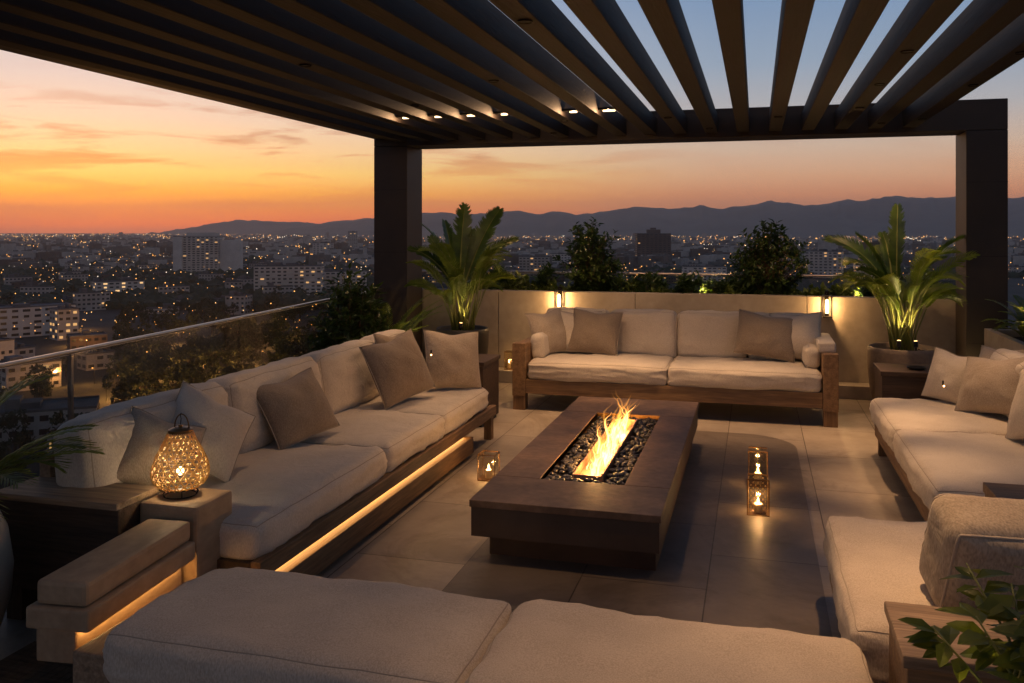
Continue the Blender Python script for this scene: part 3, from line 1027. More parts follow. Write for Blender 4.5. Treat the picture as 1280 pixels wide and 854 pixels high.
for i in range(1500):
    x, y = rnd.uniform(OX0 + .016, OX1 - .016), rnd.uniform(OY0 + .016, OY1 - .016)
    if TX0 - .014 < x < TX1 + .014 and TY0 - .014 < y < TY1 + .014:
        continue
    rt = Matrix.Rotation(rnd.uniform(0, 6.28), 3, 'Z') @ Matrix.Rotation(rnd.uniform(-.5, .5), 3, 'X')
    pb.blob((x, y, .268 + rnd.uniform(0, .03)), rnd.uniform(.011, .021), sub=2, sq=(1.2, .85, .62), rot=rt)
o_ = pb.build('pebbles', M['pebble'], None, smooth=True, loc=(-.9, 5.5, .24))
tag(o_, 'bed of polished black pebbles around the gas burner', 'pebbles', kind='stuff')


def flame_mats():
    m, t, out = newmat('flame_outer')
    v = t.n('ShaderNodeEmission', i_Strength=30.0)
    v.inputs[0].default_value = (1.0, 0.38, 0.06, 1)
    t.l(v.outputs[0], out.inputs['Volume'])
    core = newmat('flame_core')
    m2, t2, out2 = core
    co = t2.n('ShaderNodeTexCoord')
    sp = t2.n('ShaderNodeSeparateXYZ')
    t2.l(co.outputs['Generated'], sp.inputs[0])
    e = t2.n('ShaderNodeEmission')
    t2.l(t2.ramp(sp.outputs[2], [(0.0, (1, .62, .24, 1)), (.45, (1, .52, .15, 1)), (1, (1, .34, .06, 1))]), e.inputs[0])
    t2.l(t2.ramp(sp.outputs[2], [(0.0, (3.4,) * 3 + (1,)), (.5, (3.0,) * 3 + (1,)), (1, (1.5,) * 3 + (1,))]), e.inputs[1])
    t2.l(e.outputs[0], out2.inputs[0])
    return m, m2


MF, MC = flame_mats()


def tongue(mb, x, y, z, h, r, rnd, flat=1.0):
    n = 13
    ph, lean = rnd.uniform(0, 6.28), rnd.uniform(-.1, .55)
    ly = rnd.uniform(-.3, .3)
    pts, rad = [], []
    for i in range(n):
        s = i / (n - 1)
        w = math.sin(s * rnd.uniform(4.2, 5.2) + ph) * .16 * s * h
        pts.append((x + w + lean * h * s * s, y + math.cos(s * 4 + ph) * .12 * s * h + ly * h * s * s, z + h * s))
        rad.append(max(.0008, r * (math.sin(math.pi * min(1, (s * .86 + .14))) ** .8) * (1 - s * .55)))
    mb.tube(pts, rad, 8)


rnd = random.Random(12)
fl_ = thing('gas_flame', 'tall ragged row of yellow flames rising from the burner', 'flame', (-.9, 5.5, .27))
oc, oo = MB(), MB()
for i in range(120):
    s = (i + rnd.random()) / 120
    y = TY0 + .03 + s * (TY1 - TY0 - .06)
    x = rnd.uniform(TX0 + .03, TX1 - .04)
    big = max(.22, .72 + .75 * noise.noise(Vector((s * 9.0, 4.2, .3))) + .35 * noise.noise(Vector((s * 26.0, 1.2, 3.3))))
    h = rnd.choice((rnd.uniform(.07, .16), rnd.uniform(.14, .31))) * big
    st0 = rnd.getstate()
    if i % 2:
        tongue(oc, x, y, .266, h * .84, rnd.uniform(.003, .0072), rnd)
    rnd.setstate(st0)
    tongue(oo, x, y, .266, h * 1.12, rnd.uniform(.010, .017), rnd)
    rnd.random()
oc.build('flame_core', MC, fl_, smooth=True)
oo.build('flame_veil', MF, fl_, smooth=True)
for y_ in (5.0, 5.55, 6.1):
    lamp('fire_light', fl_, (-.90, y_, .345), 7.5, (1, .48, .14), .03)

# ================================================================== LANTERNS
LG = 'candle lanterns on the floor'


def glass_lantern(label, x, y, w, h, perforated=False, z=0.0, power=2.2, stout=False):
    t = thing('candle_lantern', label, 'lantern', (x, y, z), LG)
    e = .0022
    fr = MB()
    for a in (-1, 1):
        for b in (-1, 1):
            fr.box(x + a * w / 2 - e, x + a * w / 2 + e, y + b * w / 2 - e, y + b * w / 2 + e, z + .008, z + h)
    for zz in (z + .0, z + h - .006):
        fr.box(x - w / 2 - e, x + w / 2 + e, y - w / 2 - e, y + w / 2 + e, zz, zz + .007) if zz == z else None
    for a in (-1, 1):
        fr.box(x - w / 2, x + w / 2, y + a * w / 2 - e, y + a * w / 2 + e, z + h - .007, z + h)
        fr.box(x + a * w / 2 - e, x + a * w / 2 + e, y - w / 2, y + w / 2, z + h - .007, z + h)
    fr.build('frame', M['brass'], t)
    for a in (-1, 1):
        MB().box(x - w / 2 + .005, x + w / 2 - .005, y + a * w / 2 - .0015, y + a * w / 2 + .0015, z + .009, z + h - .008).build('pane', M['lanternglass'], t)
        MB().box(x + a * w / 2 - .0015, x + a * w / 2 + .0015, y - w / 2 + .005, y + w / 2 - .005, z + .009, z + h - .008).build('pane', M['lanternglass'], t)
    if perforated:
        sc_ = MB()
        k = 9
        for a in (-1, 1):
            for i in range(k):
                for jj in range(12):
                    u = -w / 2 + w * (i + .5) / k
                    zz = z + .012 + (h - .024) * (jj + .5) / 12
                    if (i + jj) % 2:
                        sc_.box(x + u - .0024, x + u + .0024, y + a * (w / 2 - .006) - .001, y + a * (w / 2 - .006) + .001, zz - .0034, zz + .0034)
                        sc_.box(x + a * (w / 2 - .006) - .001, x + a * (w / 2 - .006) + .001, y + u - .0024, y + u + .0024, zz - .0034, zz + .0034)
        sc_.build('metal_lattice', M['wicker'], t)
    ch = h * (.22 if perforated else .3)
    cd = MB().lathe([(w * .2, 0), (w * .2, ch), (w * .16, ch + .003), (0, ch)], (x, y, z + .0085), 16).build('candle', M['wax'], t, smooth=False)
    zc = z + .0085 + ch
    MB().lathe([(.001, 0), (.0055, .007), (.0066, .014), (.004, .026), (.0005, .038)], (x, y, zc + .003), 10).build('flame', M['candleflame'], cd, smooth=True)
    lamp('candle_light', t, (x, y, zc + .022), power * .7, WARM, .010)
    return t


glass_lantern('lantern of patterned glass with a candle, the nearer of the two by the fire table', .012, 5.36, .122, .215, True, power=8)
glass_lantern('plain glass lantern with a candle, just behind the patterned glass one', .012, 5.95, .118, .235, power=6)
glass_lantern('small glass lantern with a candle on the floor left of the fire table', -1.72, 5.62, .115, .175, power=6)
glass_lantern('candle lantern on the wall plinth between two sofas, under the left palm', -2.62, 9.33, .085, .20, z=.1305, power=1.6)

# ---- woven lantern
lx, ly_, lz = -2.385, 3.265, .521
t_ = thing('woven_lantern', 'pear shaped woven lantern glowing on the timber block', 'lantern', (lx, ly_, lz))
prof = [(.072, .036), (.098, .052), (.114, .078), (.118, .104), (.113, .134), (.101, .166), (.085, .198), (.069, .228), (.057, .254), (.050, .272)]


def prad(z):
    for (r0, z0), (r1, z1) in zip(prof[:-1], prof[1:]):
        if z0 <= z <= z1:
            f = (z - z0) / (z1 - z0)
            return r0 + (r1 - r0) * f
    return prof[-1][0]


cg = MB()
ns = 17
for k in range(20):
    for dr in (-1, 1):
        a0 = 2 * math.pi * k / 20
        pts = []
        for i in range(ns):
            z = .036 + (.272 - .036) * i / (ns - 1)
            a = a0 + dr * 1.5 * i / (ns - 1)
            r = prad(z) + .0012 * dr
            pts.append((lx + r * math.cos(a), ly_ + r * math.sin(a), lz + z))
        cg.tube(pts, .0030, 5, cap=False)
for i in range(12):
    z = .042 + i * .0205
    r = prad(z)
    cg.tube([(lx + r * math.cos(2 * math.pi * k / 30), ly_ + r * math.sin(2 * math.pi * k / 30), lz + z) for k in range(30)], .0022, 5, closed=True)
cg.build('woven_shade', M['wicker'], t_, smooth=True)
MB().lathe([(.062, .030), (.064, .034), (.064, .040), (.058, .040)], (lx, ly_, lz), 28).build('base_ring', M['blackmetal'], t_)
MB().lathe([(.05, .268), (.05, .284), (.03, .292), (.008, .296), (.008, .304), (0, .304)], (lx, ly_, lz), 24).build('lid', M['brass'], t_, smooth=False)
hp = [(lx + .036 * math.cos(a) * 1.0, ly_ + .010, lz + .285 + .062 * math.sin(a)) for a in [math.pi * i / 14 for i in range(15)]]
MB().tube(hp, .0032, 6).build('handle', M['brass'], t_, smooth=True)
MB().tube([(lx, ly_, lz + .30), (lx + .004, ly_, lz + .33), (lx, ly_, lz + .345), (lx + .004, ly_, lz + .355)], .0018, 5).build('hook', M['blackmetal'], t_)
ft = MB()
for k in range(5):
    a = 2 * math.pi * k / 5 + .4
    c_, s_ = math.cos(a), math.sin(a)
    ft.tube([(lx + .064 * c_, ly_ + .064 * s_, lz + .034), (lx + .074 * c_, ly_ + .074 * s_, lz + .018), (lx + .066 * c_, ly_ + .066 * s_, lz + .003)], .003, 6)
ft.tube([(lx + .066 * math.cos(2 * math.pi * k / 24), ly_ + .066 * math.sin(2 * math.pi * k / 24), lz + .0035) for k in range(24)], .003, 6, closed=True)
ft.build('wire_feet', M['blackmetal'], t_, smooth=True)
MB().blob((lx, ly_, lz + .105), .015, sub=2, sq=(1, 1, 1.2)).build('bulb', M['bulb'], t_, smooth=True)
lamp('lantern_light', t_, (lx, ly_, lz + .105), 4.6, (1, .72, .40), .022)

# ---- tiny lights clipped to two pillows
for lab, p_ in (('tiny clip light shining on the far end pillow of the long left sofa', (-2.33, 6.15, .74)), ('tiny clip light shining on the far end pillow of the right sofa', (1.235, 6.60, .60))):
    t_ = thing('clip_light', lab, 'clip light', p_, 'tiny clip lights on pillows')
    MB().tube([p_, (p_[0], p_[1], p_[2] + .03)], .006, 8).build('clip', M['blackmetal'], t_)
    MB().blob((p_[0] + .004, p_[1] - .008, p_[2] - .006), .006, sub=2).build('bulb', M['led'], t_, smooth=True)

# ================================================================== PLANTS
def frond(mb, base, az, el, L, droop, nl, ll, lw, fwd=.7, prof=None, mi=0, rm=.008, st=0.25, twist=0.0, rnd=random, notch=0.0, droopl=.25):
    """one pinnate leaf: arching midrib with leaflets; wide overlapping leaflets read as a torn banana leaf"""
    d = Vector((math.cos(az), math.sin(az), 0))
    n = 18
    pts = [Vector(base)]
    e = el
    for i in range(n):
        s = i / n
        e = el - droop * s ** 1.6
        pts.append(pts[-1] + (d * math.cos(e) + Vector((0, 0, 1)) * math.sin(e)) * (L / n))
    mb.tube(pts, [rm * (1 - .85 * i / n) for i in range(n + 1)], 5, mi=1)
    for i in range(nl):
        s = st + (1 - st) * (i + .5) / nl
        k = min(n - 1, int(s * n))
        p = pts[k].lerp(pts[k + 1], s * n - k)
        tg = (pts[k + 1] - pts[k]).normalized()
        side = d.cross(Vector((0, 0, 1))).normalized()
        up = side.cross(tg).normalized()
        t = (s - st) / (1 - st)
        w = prof(t) if prof else math.sin(math.pi * (t * .92 + .06)) ** .6
        for sg in (-1, 1):
            sd = (side * sg * math.cos(twist) + up * math.sin(twist) * sg)
            ld = (sd * (1 - fwd * .5) + tg * fwd + up * .22).normalized()
            l = ll * w * rnd.uniform(.88, 1.08) * (1 - (notch if rnd.random() < .16 else 0))
            a = tg * (lw * .5)
            q0, q1, q2 = p, p + ld * l * .55 - Vector((0, 0, droopl * l * .12)), p + ld * l - Vector((0, 0, droopl * l * .5))
            b = len(mb.v)
            mb.v += [q0 - a * .8, q0 + a * .8, q1 + a, q1 - a, q2 + a * .15 + ld * .01, q2 - a * .5]
            mb.f += [[b, b + 1, b + 2, b + 3], [b + 3, b + 2, b + 4, b + 5]]
            mb.m += [mi, mi]


def potted_palm(label, x, y, z, big, small, seed):
    """big paddle leaves above, a skirt of finer arching fronds below, rising from a clump of stalks"""
    rnd = random.Random(seed)
    t = thing('palm', label, 'palm', (x, y, z), 'tall palms in pots')
    st = MB()
    for (az, el, L, stalk, dr) in big:
        az, el = R(az), R(el)
        b = Vector((x + .07 * math.cos(az + 1), y + .07 * math.sin(az + 1), z))
        dd = Vector((math.cos(az), math.sin(az), 0))
        top = b + dd * stalk * math.cos(R(80)) * .55 + Vector((0, 0, stalk))
        st.tube([b, b.lerp(top, .5) + dd * .01, top], [.016, .013, .010], 8)
        lb = MB()
        frond(lb, top, az, el, L, dr, 40, L * .22, L / 40 * 1.4, fwd=.80, rm=.010, st=.02, rnd=rnd, notch=.35, twist=rnd.choice((-1, 1)) * rnd.uniform(.55, 1.05) * (.35 + .65 * abs(math.cos(az - YAW))))
        lb.build('paddle_leaf', [M['leaf'], M['stalk']], t)
    for k in range(small):
        az = rnd.uniform(0, 6.283)
        el = R(rnd.uniform(48, 82))
        b = Vector((x + rnd.uniform(-.1, .1), y + rnd.uniform(-.1, .1), z))
        dd = Vector((math.cos(az), math.sin(az), 0))
        stalk = rnd.uniform(.22, .62)
        top = b + dd * stalk * .3 + Vector((0, 0, stalk))
        st.tube([b, b.lerp(top, .5) - dd * .015, top], [.010, .008, .006], 6)
        lb = MB()
        frond(lb, top, az + rnd.uniform(-.3, .3), el, rnd.uniform(.35, .66), rnd.uniform(.9, 1.9), 19, rnd.uniform(.12, .18), .022, fwd=.9, rm=.005, st=.12, rnd=rnd, droopl=.6, twist=rnd.uniform(-.8, .8))
        lb.build('frond', [M['leaf_low'], M['stalk']], t)
    st.build('stalks', M['stalk'], t, smooth=True)
    return t


def pot(label, mat, x, y, prof, rim, soil_z):
    t = thing('plant_pot', label, 'plant pot', (x, y, 0))
    inner = [(r - rim, z) for r, z in reversed(prof) if z > soil_z - .03]
    full = prof + [(prof[-1][0] - rim * .3, prof[-1][1] + .008)] + inner + [(0, inner[-1][1])]
    MB().lathe(full, (x, y, 0), 40).build('vessel', mat, t, smooth=True)
    so_ = MB()
    rr = prof[-1][0] - rim - .004
    rnd = random.Random(int(x * 100))
    b = len(so_.v)
    for i in range(60):
        a, q = rnd.uniform(0, 6.28), rr * math.sqrt(rnd.random()) * .9
        so_.blob((x + q * math.cos(a), y + q * math.sin(a), soil_z - .012), rnd.uniform(.02, .04), jit=.2, sq=(1, 1, .6))
    so_.lathe([(rr, soil_z - .02), (rr * .98, soil_z - .005), (0, soil_z)], (x, y, 0), 24)
    so_.build('soil', M['soil'], t)
    return t


def uplight(label, x, y, z, power, aim, ang=70):
    t = thing('uplight', label, 'garden light', (x, y, z), 'small uplights at plant bases')
    MB().tube([(x, y, z - .02), (x, y, z + .035)], .006, 6).build('spike', M['blackmetal'], t)
    a = Vector(aim) - Vector((x, y, z))
    a.normalize()
    p = Vector((x, y, z + .04))
    MB().tube([p, p + a * .05], .018, 12).build('head', M['blackmetal'], t)
    MB().tube([p + a * .0505, p + a * .054], .014, 12).build('lens', M['led'], t)
    lamp('uplight_beam', t, p + a * .06, power, (1, .70, .30), .012, spot=ang, blend=.8, aim=p + a)


# right palm in brown pot
pot('large round brown clay pot holding the right palm', M['clay'], 1.30, 8.75, [(.20, 0), (.25, .04), (.285, .2), (.305, .40), (.305, .55), (.30, .585)], .03, .55)
potted_palm('tall lit palm in the brown clay pot near the right bronze column', 1.30, 8.75, .55,
            [(78, 84, .74, .62, .25), (172, 62, .80, .52, 1.0), (148, 70, .62, .56, .6), (14, 62, .74, .52, .75), (36, 56, .66, .46, .9), (100, 70, .56, .62, .6), (200, 60, .5, .46, 1.0)], 32, 5)
uplight('small uplight in the brown pot, left of the stalks', 1.235, 8.52, .58, 16, (1.26, 8.85, 1.5))
uplight('small uplight in the brown pot, right of the stalks', 1.375, 8.52, .58, 15, (1.36, 8.85, 1.5))
# left palm in dark pot
pot('dark glazed pot holding the left palm', M['darkclay'], -2.93, 8.65, [(.17, 0), (.21, .03), (.25, .25), (.27, .5), (.275, .62), (.27, .645)], .025, .60)
potted_palm('tall dark palm in the dark pot beside the left bronze column', -2.93, 8.65, .60,
            [(150, 66, .80, .52, .8), (55, 66, .88, .54, .35), (92, 80, .78, .58, .2), (20, 62, .70, .5, .9), (128, 72, .70, .55, .5), (185, 56, .62, .5, .9), (75, 78, .60, .5, .3), (165, 70, .62, .45, .4)], 30, 8)
uplight('small uplight in the grey pot of the young leafy plant', .50, 2.08, .42, 1.6, (.60, 2.22, 1.0), 110)
uplight('small uplight in the dark pot under the left palm', -2.88, 8.44, .63, 8, (-2.90, 8.75, 1.5))


def leafy(mb, p, d, nrm, L, wd, mi=0, fold=.25):
    """one pointed leaf, folded on its midrib"""
    sd = d.cross(nrm).normalized()
    up = sd.cross(d).normalized()
    b = len(mb.v)
    mb.v += [p, p + d * L * .4 + sd * wd * .5 + up * fold * wd, p + d * L * .42, p + d * L * .4 - sd * wd * .5 + up * fold * wd,
             p + d * L * .78 + sd * wd * .3 + up * fold * wd * .4 - up * .04 * L, p + d * L * .78 - sd * wd * .3 + up * fold * wd * .4 - up * .04 * L, p + d * L - up * .1 * L]
    mb.f += [[b, b + 1, b + 2], [b, b + 2, b + 3], [b + 1, b + 4, b + 2], [b + 2, b + 5, b + 3], [b + 2, b + 4, b + 6], [b + 2, b + 6, b + 5]]
    mb.m += [mi] * 6


def shrub(name, label, cat, base, h, rx, ry, n, leaf, mat, seed, group=None, stem_h=.3, up=.5, lw=.45, clump=14, trunk=.018, spread=1.0):
    """a woody plant: forked twigs with leaves along them, clumped so that gaps stay open"""
    rnd = random.Random(seed)
    t = thing(name, label, cat, base, group)
    st, lv = MB(), MB()
    B = Vector(base)
    for k in range(n):
        a = rnd.uniform(0, 6.283)
        zz = rnd.uniform(stem_h, 1.0)
        q = rnd.random() ** .55 * math.sin(math.pi * min(.98, .14 + .74 * (zz - stem_h) / (1 - stem_h + 1e-6))) ** .75
        tip = B + Vector((rx * q * math.cos(a), ry * q * math.sin(a), h * zz * (1 - .18 * q * q) * rnd.uniform(.84, 1.12)))
        root = B + Vector((0, 0, h * max(0.0, (zz - .45)) * .5))
        mid = root.lerp(tip, .5) + Vector((rnd.uniform(-.03, .03), rnd.uniform(-.03, .03), .04 * h))
        st.tube([root, mid, tip], [trunk * .35, trunk * .22, trunk * .1], 4, cap=False)
        dd = (tip - mid).normalized()
        for i in range(clump):
            s = rnd.uniform(.25, 1.0)
            p = mid.lerp(tip, s) + Vector((rnd.gauss(0, 1), rnd.gauss(0, 1), rnd.gauss(0, 1))) * .012
            ang = rnd.uniform(0, 6.283)
            o1 = dd.orthogonal().normalized()
            o2 = dd.cross(o1)
            dr = (o1 * math.cos(ang) + o2 * math.sin(ang) + dd * rnd.uniform(.2, .9) + Vector((0, 0, up * rnd.uniform(-.4, 1)))).normalized()
            L = leaf * rnd.uniform(.65, 1.15)
            leafy(lv, p, dr, (Vector((0, 0, 1)) + Vector((rnd.uniform(-.5, .5), rnd.uniform(-.5, .5), 0))).normalized(), L, L * lw)
    st.tube([B, B + Vector((.01, 0, h * .3)), B + Vector((0, .01, h * .6))], [trunk, trunk * .8, trunk * .5], 8)
    st.build('stem', M['twig'], t, smooth=True)
    lv.build('crown', mat, t)
    return t


shrub('shrub', 'round leafy shrub rising from the trough left of the dark tower block', 'shrub', (-1.80, 9.83, .90), .82, .42, .30, 125, .085, M['leaf_dark'], 3, 'leafy shrubs in the planting trough', .22)
shrub('shrub', 'broad dark shrub with spiky top rising from the trough, right of the dark tower block', 'shrub', (.13, 9.83, .90), .85, .48, .30, 140, .082, M['leaf_dark'], 4, 'leafy shrubs in the planting trough', .20)
# low planting in the trough: many small leafy plants, one by one
rnd = random.Random(5)
PROTO = []
for k in range(4):
    hh = (.20, .26, .17, .23)[k]
    o_ = shrub('bedding_plant', 'low leafy plant in the row along the planting trough, behind the concrete wall', 'plant', (0, 9.8, .90), hh, .17, .13, 26, (.07, .10, .06, .085)[k],
               (M['leaf_mid'], M['leaf_dark'])[k % 2], 20 + k, 'low plants along the planting trough', .15, .4, (.5, .28, .6, .35)[k], 9, .007)
    PROTO.append(o_)
for i in range(48):
    x = -3.25 + i * .112 + rnd.uniform(-.05, .05)
    o_ = PROTO[i % 4] if i < 4 else copy_tree(PROTO[rnd.randrange(4)])
    o_.location = (x, 9.74 + rnd.uniform(-.03, .14), .895)
    o_.rotation_euler.z = rnd.uniform(0, 6.28)
    o_.scale = (1.15, 1.1, rnd.uniform(.8, 1.3))

for x in (-2.3, -.62, .95):
    uplight('small uplight among the low plants of the trough', x, 9.70, .90, 12, (x + .25, 9.9, 1.15), 130)

# bushes behind the left sofa, by the column
shrub('bush', 'dense dark bush behind the far end of the long left sofa, before the bronze column', 'bush', (-3.56, 7.40, 0), 1.24, .30, .62, 300, .105, M['leaf_dark'], 31, 'bushes along the left railing', .35, .5, .34, 13)
t_ = thing('fern', 'yellow lit arching fern at the foot of the left bronze column', 'fern', (-3.58, 8.15, .15))
rnd = random.Random(9)
st_ = MB()
for k in range(26):
    az = rnd.uniform(-2.2, 2.0)
    b_ = (-3.58 + rnd.uniform(-.06, .06), 8.15 + rnd.uniform(-.06, .06), .15)
    lb = MB()
    frond(lb, b_, az, R(rnd.uniform(62, 84)), rnd.uniform(.75, 1.05), rnd.uniform(.9, 1.5), 22, .10, .018, fwd=.9, rm=.006, st=.35, rnd=rnd, droopl=.4)
    lb.build('frond', [M['leaf_low'], M['stalk']], t_)
o_ = MB().lathe([(.13, 0), (.16, .13), (.165, .15), (.15, .15), (.14, .12), (0, .12)], (-3.58, 8.15, 0), 24).build('plant_pot', M['darkclay'], None, smooth=True, loc=(-3.58, 8.15, 0))
tag(o_, 'small dark pot with the arching fern by the left bronze column', 'plant pot')
uplight('small uplight beside the fern at the left bronze column', -3.30, 7.75, .10, 16, (-3.6, 8.2, 1.0), 120)

# foreground left: feathery palm in pale belly pot
pot('pale round bellied pot cut by the left edge of the photo', M['palepot'], -3.06, 2.70, [(.15, 0), (.20, .05), (.245, .2), (.255, .33), (.235, .47), (.20, .55), (.195, .585)], .025, .55)
t_ = thing('feathery_palm', 'dark feathery palm in the pale pot at the left edge', 'palm', (-3.06, 2.70, .55))
for k in range(26):
    az = rnd.uniform(0, 6.28)
    b_ = (-3.06 + rnd.uniform(-.06, .06), 2.70 + rnd.uniform(-.06, .06), .54)
    lb = MB()
    frond(lb, b_, az, R(rnd.uniform(40, 86)), rnd.uniform(.46, .74), rnd.uniform(.7, 1.5), 22, .17, .018, fwd=1.0, rm=.005, st=.2, rnd=rnd, droopl=.5)
    lb.build('frond', [M['leaf_mid'], M['stalk']], t_)

# foreground right: young plant with broad pointed leaves
pot('grey pot mostly below the lower right corner', M['clay'], .61, 2.19, [(.13, 0), (.17, .1), (.19, .3), (.195, .42), (.19, .44)], .022, .40)
t_ = thing('leafy_plant', 'young plant with broad pointed leaves in the lower right corner', 'plant', (.61, 2.19, .40))
st_, lv_ = MB(), MB()
rnd = random.Random(21)
for k in range(24):
    az = rnd.uniform(0, 6.28)
    hh = rnd.uniform(.22, .56)
    b_ = Vector((0.61 + rnd.uniform(-.07, .07), 2.19 + rnd.uniform(-.07, .07), .39))
    out_ = Vector((math.cos(az), math.sin(az), 0))
    top = b_ + out_ * rnd.uniform(.04, .20) + Vector((0, 0, hh))
    mid = b_.lerp(top, .55) + Vector((0, 0, .06)) - out_ * .02
    st_.tube([b_, mid, top], [.0048, .0036, .002], 6)
    for q in range(13):
        s = rnd.uniform(.3, 1)
        p = mid.lerp(top, max(0, s * 1.3 - .3)) if s > .4 else b_.lerp(mid, s * 2)
        aa = az + rnd.uniform(-1.9, 1.9)
        d_ = Vector((math.cos(aa), math.sin(aa), rnd.uniform(-.45, .35))).normalized()
        L = rnd.uniform(.055, .115)
        leafy(lv_, p, d_, (Vector((0, 0, 1)) + Vector((rnd.uniform(-.5, .5), rnd.uniform(-.7, .1), 0))).normalized(), L, L * .48, fold=.12)
st_.build('stem', M['stalk'], t_, smooth=True)
lv_.build('leaves', M['leaf_fg'], t_)

# ferns in the right planter
for i, (y, lab) in enumerate(((8.1, 'arching fern at the far corner of the right planter'), (7.3, 'fern in the right planter, next to the far corner fern'), (6.4, 'fern in the right planter, beside the right sofa'))):
    t_ = thing('fern', lab, 'fern', (2.2, y, .74), 'ferns in the right planter')
    for k in range(36):
        az = rnd.uniform(0, 6.28)
        lb = MB()
        frond(lb, (2.2 + rnd.uniform(-.06, .06), y + rnd.uniform(-.1, .1), .735), az, R(rnd.uniform(45, 84)), rnd.uniform(.32, .52), rnd.uniform(.8, 1.6), 20, .085, .015, fwd=.9, rm=.004, st=.18, rnd=rnd, droopl=.5)
        lb.build('frond', [M['leaf_low'] if k % 3 else M['leaf_mid'], M['stalk']], t_)
uplight('small uplight among the right planter ferns', 2.06, 7.75, .75, 18, (2.2, 8.0, 1.3), 90)
uplight('small uplight grazing the right bronze column', 1.80, 8.80, .03, 26, (1.85, 9.0, 1.0), 60)
uplight('small uplight grazing the left bronze column', -3.58, 8.98, .03, 26, (-3.62, 9.0, 1.0), 60)

# ================================================================== ADDED SPOTS for warm pools on seats, floor and wall
added_spot(0.78, 7.35, 211.25, 32)
added_spot(0.78, 6.2, 165, 30)
added_spot(0.78, 5.1, 110, 30)
added_spot(-0.72, 7.55, 178.75, 60)
added_spot(-1.62, 7.55, 178.75, 60)
added_spot(0.18, 7.75, 146.25, 50)
added_spot(-2.52, 4.6, 32, 62)
added_spot(-2.52, 6.3, 62, 62)
added_spot(-1.62, 5.4, 81.25, 60)
added_spot(0.48, 3.4, 211.25, 58)
added_spot(-0.12, 2.5, 100, 60)
added_spot(-1.32, 2.5, 26, 66)
added_spot(1.38, 5.3, 81.25, 56)
added_spot(1.38, 6.4, 130, 56)

added_spot(-1.02, 3.9, 70, 50, aim=(-.92, 4.6, .3))
added_spot(-1.92, 8.45, 95, 75, aim=(-1.95, 9.75, .95))
added_spot(-.42, 8.45, 95, 75, aim=(-.42, 9.75, .95))
added_spot(1.08, 8.45, 70, 75, aim=(1.05, 9.75, .95))
added_spot(1.38, 8.25, 106.25, 46)

# ================================================================== CITY
GZ = -60.0
M['cityground'] = surf('city_ground', lin(40, 42, 36), lin(66, 64, 58), rough=.95, scale=.02, detail=10, lo=.35, hi=.65)
M['cwall'] = surf('pale_city_wall', lin(150, 142, 132), lin(182, 174, 164), rough=.9, scale=.08)
M['cwall2'] = surf('grey_city_wall', lin(92, 86, 80), lin(118, 112, 104), rough=.9, scale=.08)
M['cwall3'] = surf('brown_city_wall', lin(84, 70, 60), lin(106, 90, 78), rough=.9, scale=.08)
M['hwall'] = surf('light_city_render', lin(186, 176, 164), lin(208, 198, 186), rough=.9, scale=.08)
M['croof'] = surf('city_flat_roof', lin(70, 68, 68), lin(108, 106, 106), rough=.95, scale=.12)
M['cdark'] = surf('dark_window', lin(26, 28, 32), lin(40, 42, 46), rough=.3, scale=.3)
M['clit'] = emit('lit_window', (1.0, .54, .20), .8, False)
M['clit2'] = emit('bright_window', (1.0, .60, .26), 1.1, False)
M['camber'] = emit('amber_street_glow', (1.0, .42, .09), 3.0, False)
M['cwarm'] = emit('warm_city_glow', (1.0, .54, .19), 2.2, False)
M['cwhite'] = emit('white_city_glow', (1.0, .80, .58), 2.2, False)
M['crown'] = surf('city_tree_leaves', lin(34, 44, 24), lin(58, 66, 38), rough=.8, scale=.5)
M['bark'] = surf('city_tree_bark', lin(60, 48, 38), rough=.9)
M['hillnear'] = surf('mountain_slope', lin(58, 62, 58), lin(104, 104, 96), rough=1.0, scale=.0022, detail=8)

g = MB()
E = 15000
g.poly([(-E, -E, GZ), (E, -E, GZ), (E, E, GZ), (-E, E, GZ)])
setting(g.build('city_ground', M['cityground']), 'dim plain of streets and yards reaching to the horizon', 'ground')


def ridge(name, label, pts, D, depth, seed):
    """a mountain range: crest at its true distance, slopes falling to both sides"""
    mb = MB()
    rows = 15
    xs_ = []
    px = pts[0][0]
    while px <= pts[-1][0]:
        xs_.append(px)
        px += 5
    for px in xs_:
        for (a, b), (c, d) in zip(pts[:-1], pts[1:]):
            if a <= px <= c:
                h = b + (d - b) * (px - a) / (c - a)
                break
        h -= 2.0 * noise.fractal(Vector((px * .07 + seed, 2.2, 0)), 1.0, 2.0, 4)
        crest = max(1.0, (288 - h) / 1100 * D + EYE - GZ)
        for r in range(rows):
            s = (r - 9) / 9 if r <= 9 else (r - 9) / 5
            dist = D + (s * depth if s < 0 else s * depth * .8)
            u = (px - 640) / 1100
            p = (FWD + RGT * u) * dist
            f = (1 - abs(s)) ** 1.15
            nz = noise.fractal(Vector((p.x * .0011 + seed, p.y * .0011, 0)), 1.0, 2.1, 5)
            rid = 1 - abs(noise.noise(Vector((px * .045 + seed, s * 1.3, 1.7))))
            z = GZ - 2 + crest * f * (1 + (0 if abs(s) < .02 else .34 * nz + .42 * (rid - .6)) * min(1, abs(s) * 4) * (1 if s < 0 else .3))
            mb.v.append(Vector((p.x, p.y, min(z, GZ + crest))))
    for i in range(len(xs_) - 1):
        for r in range(rows - 1):
            a = i * rows + r
            mb.f.append([a, a + rows, a + rows + 1, a + 1])
            mb.m.append(0)
    o = mb.build(name, M['hillnear'], None, smooth=True)
    return setting(o, label, 'mountains')


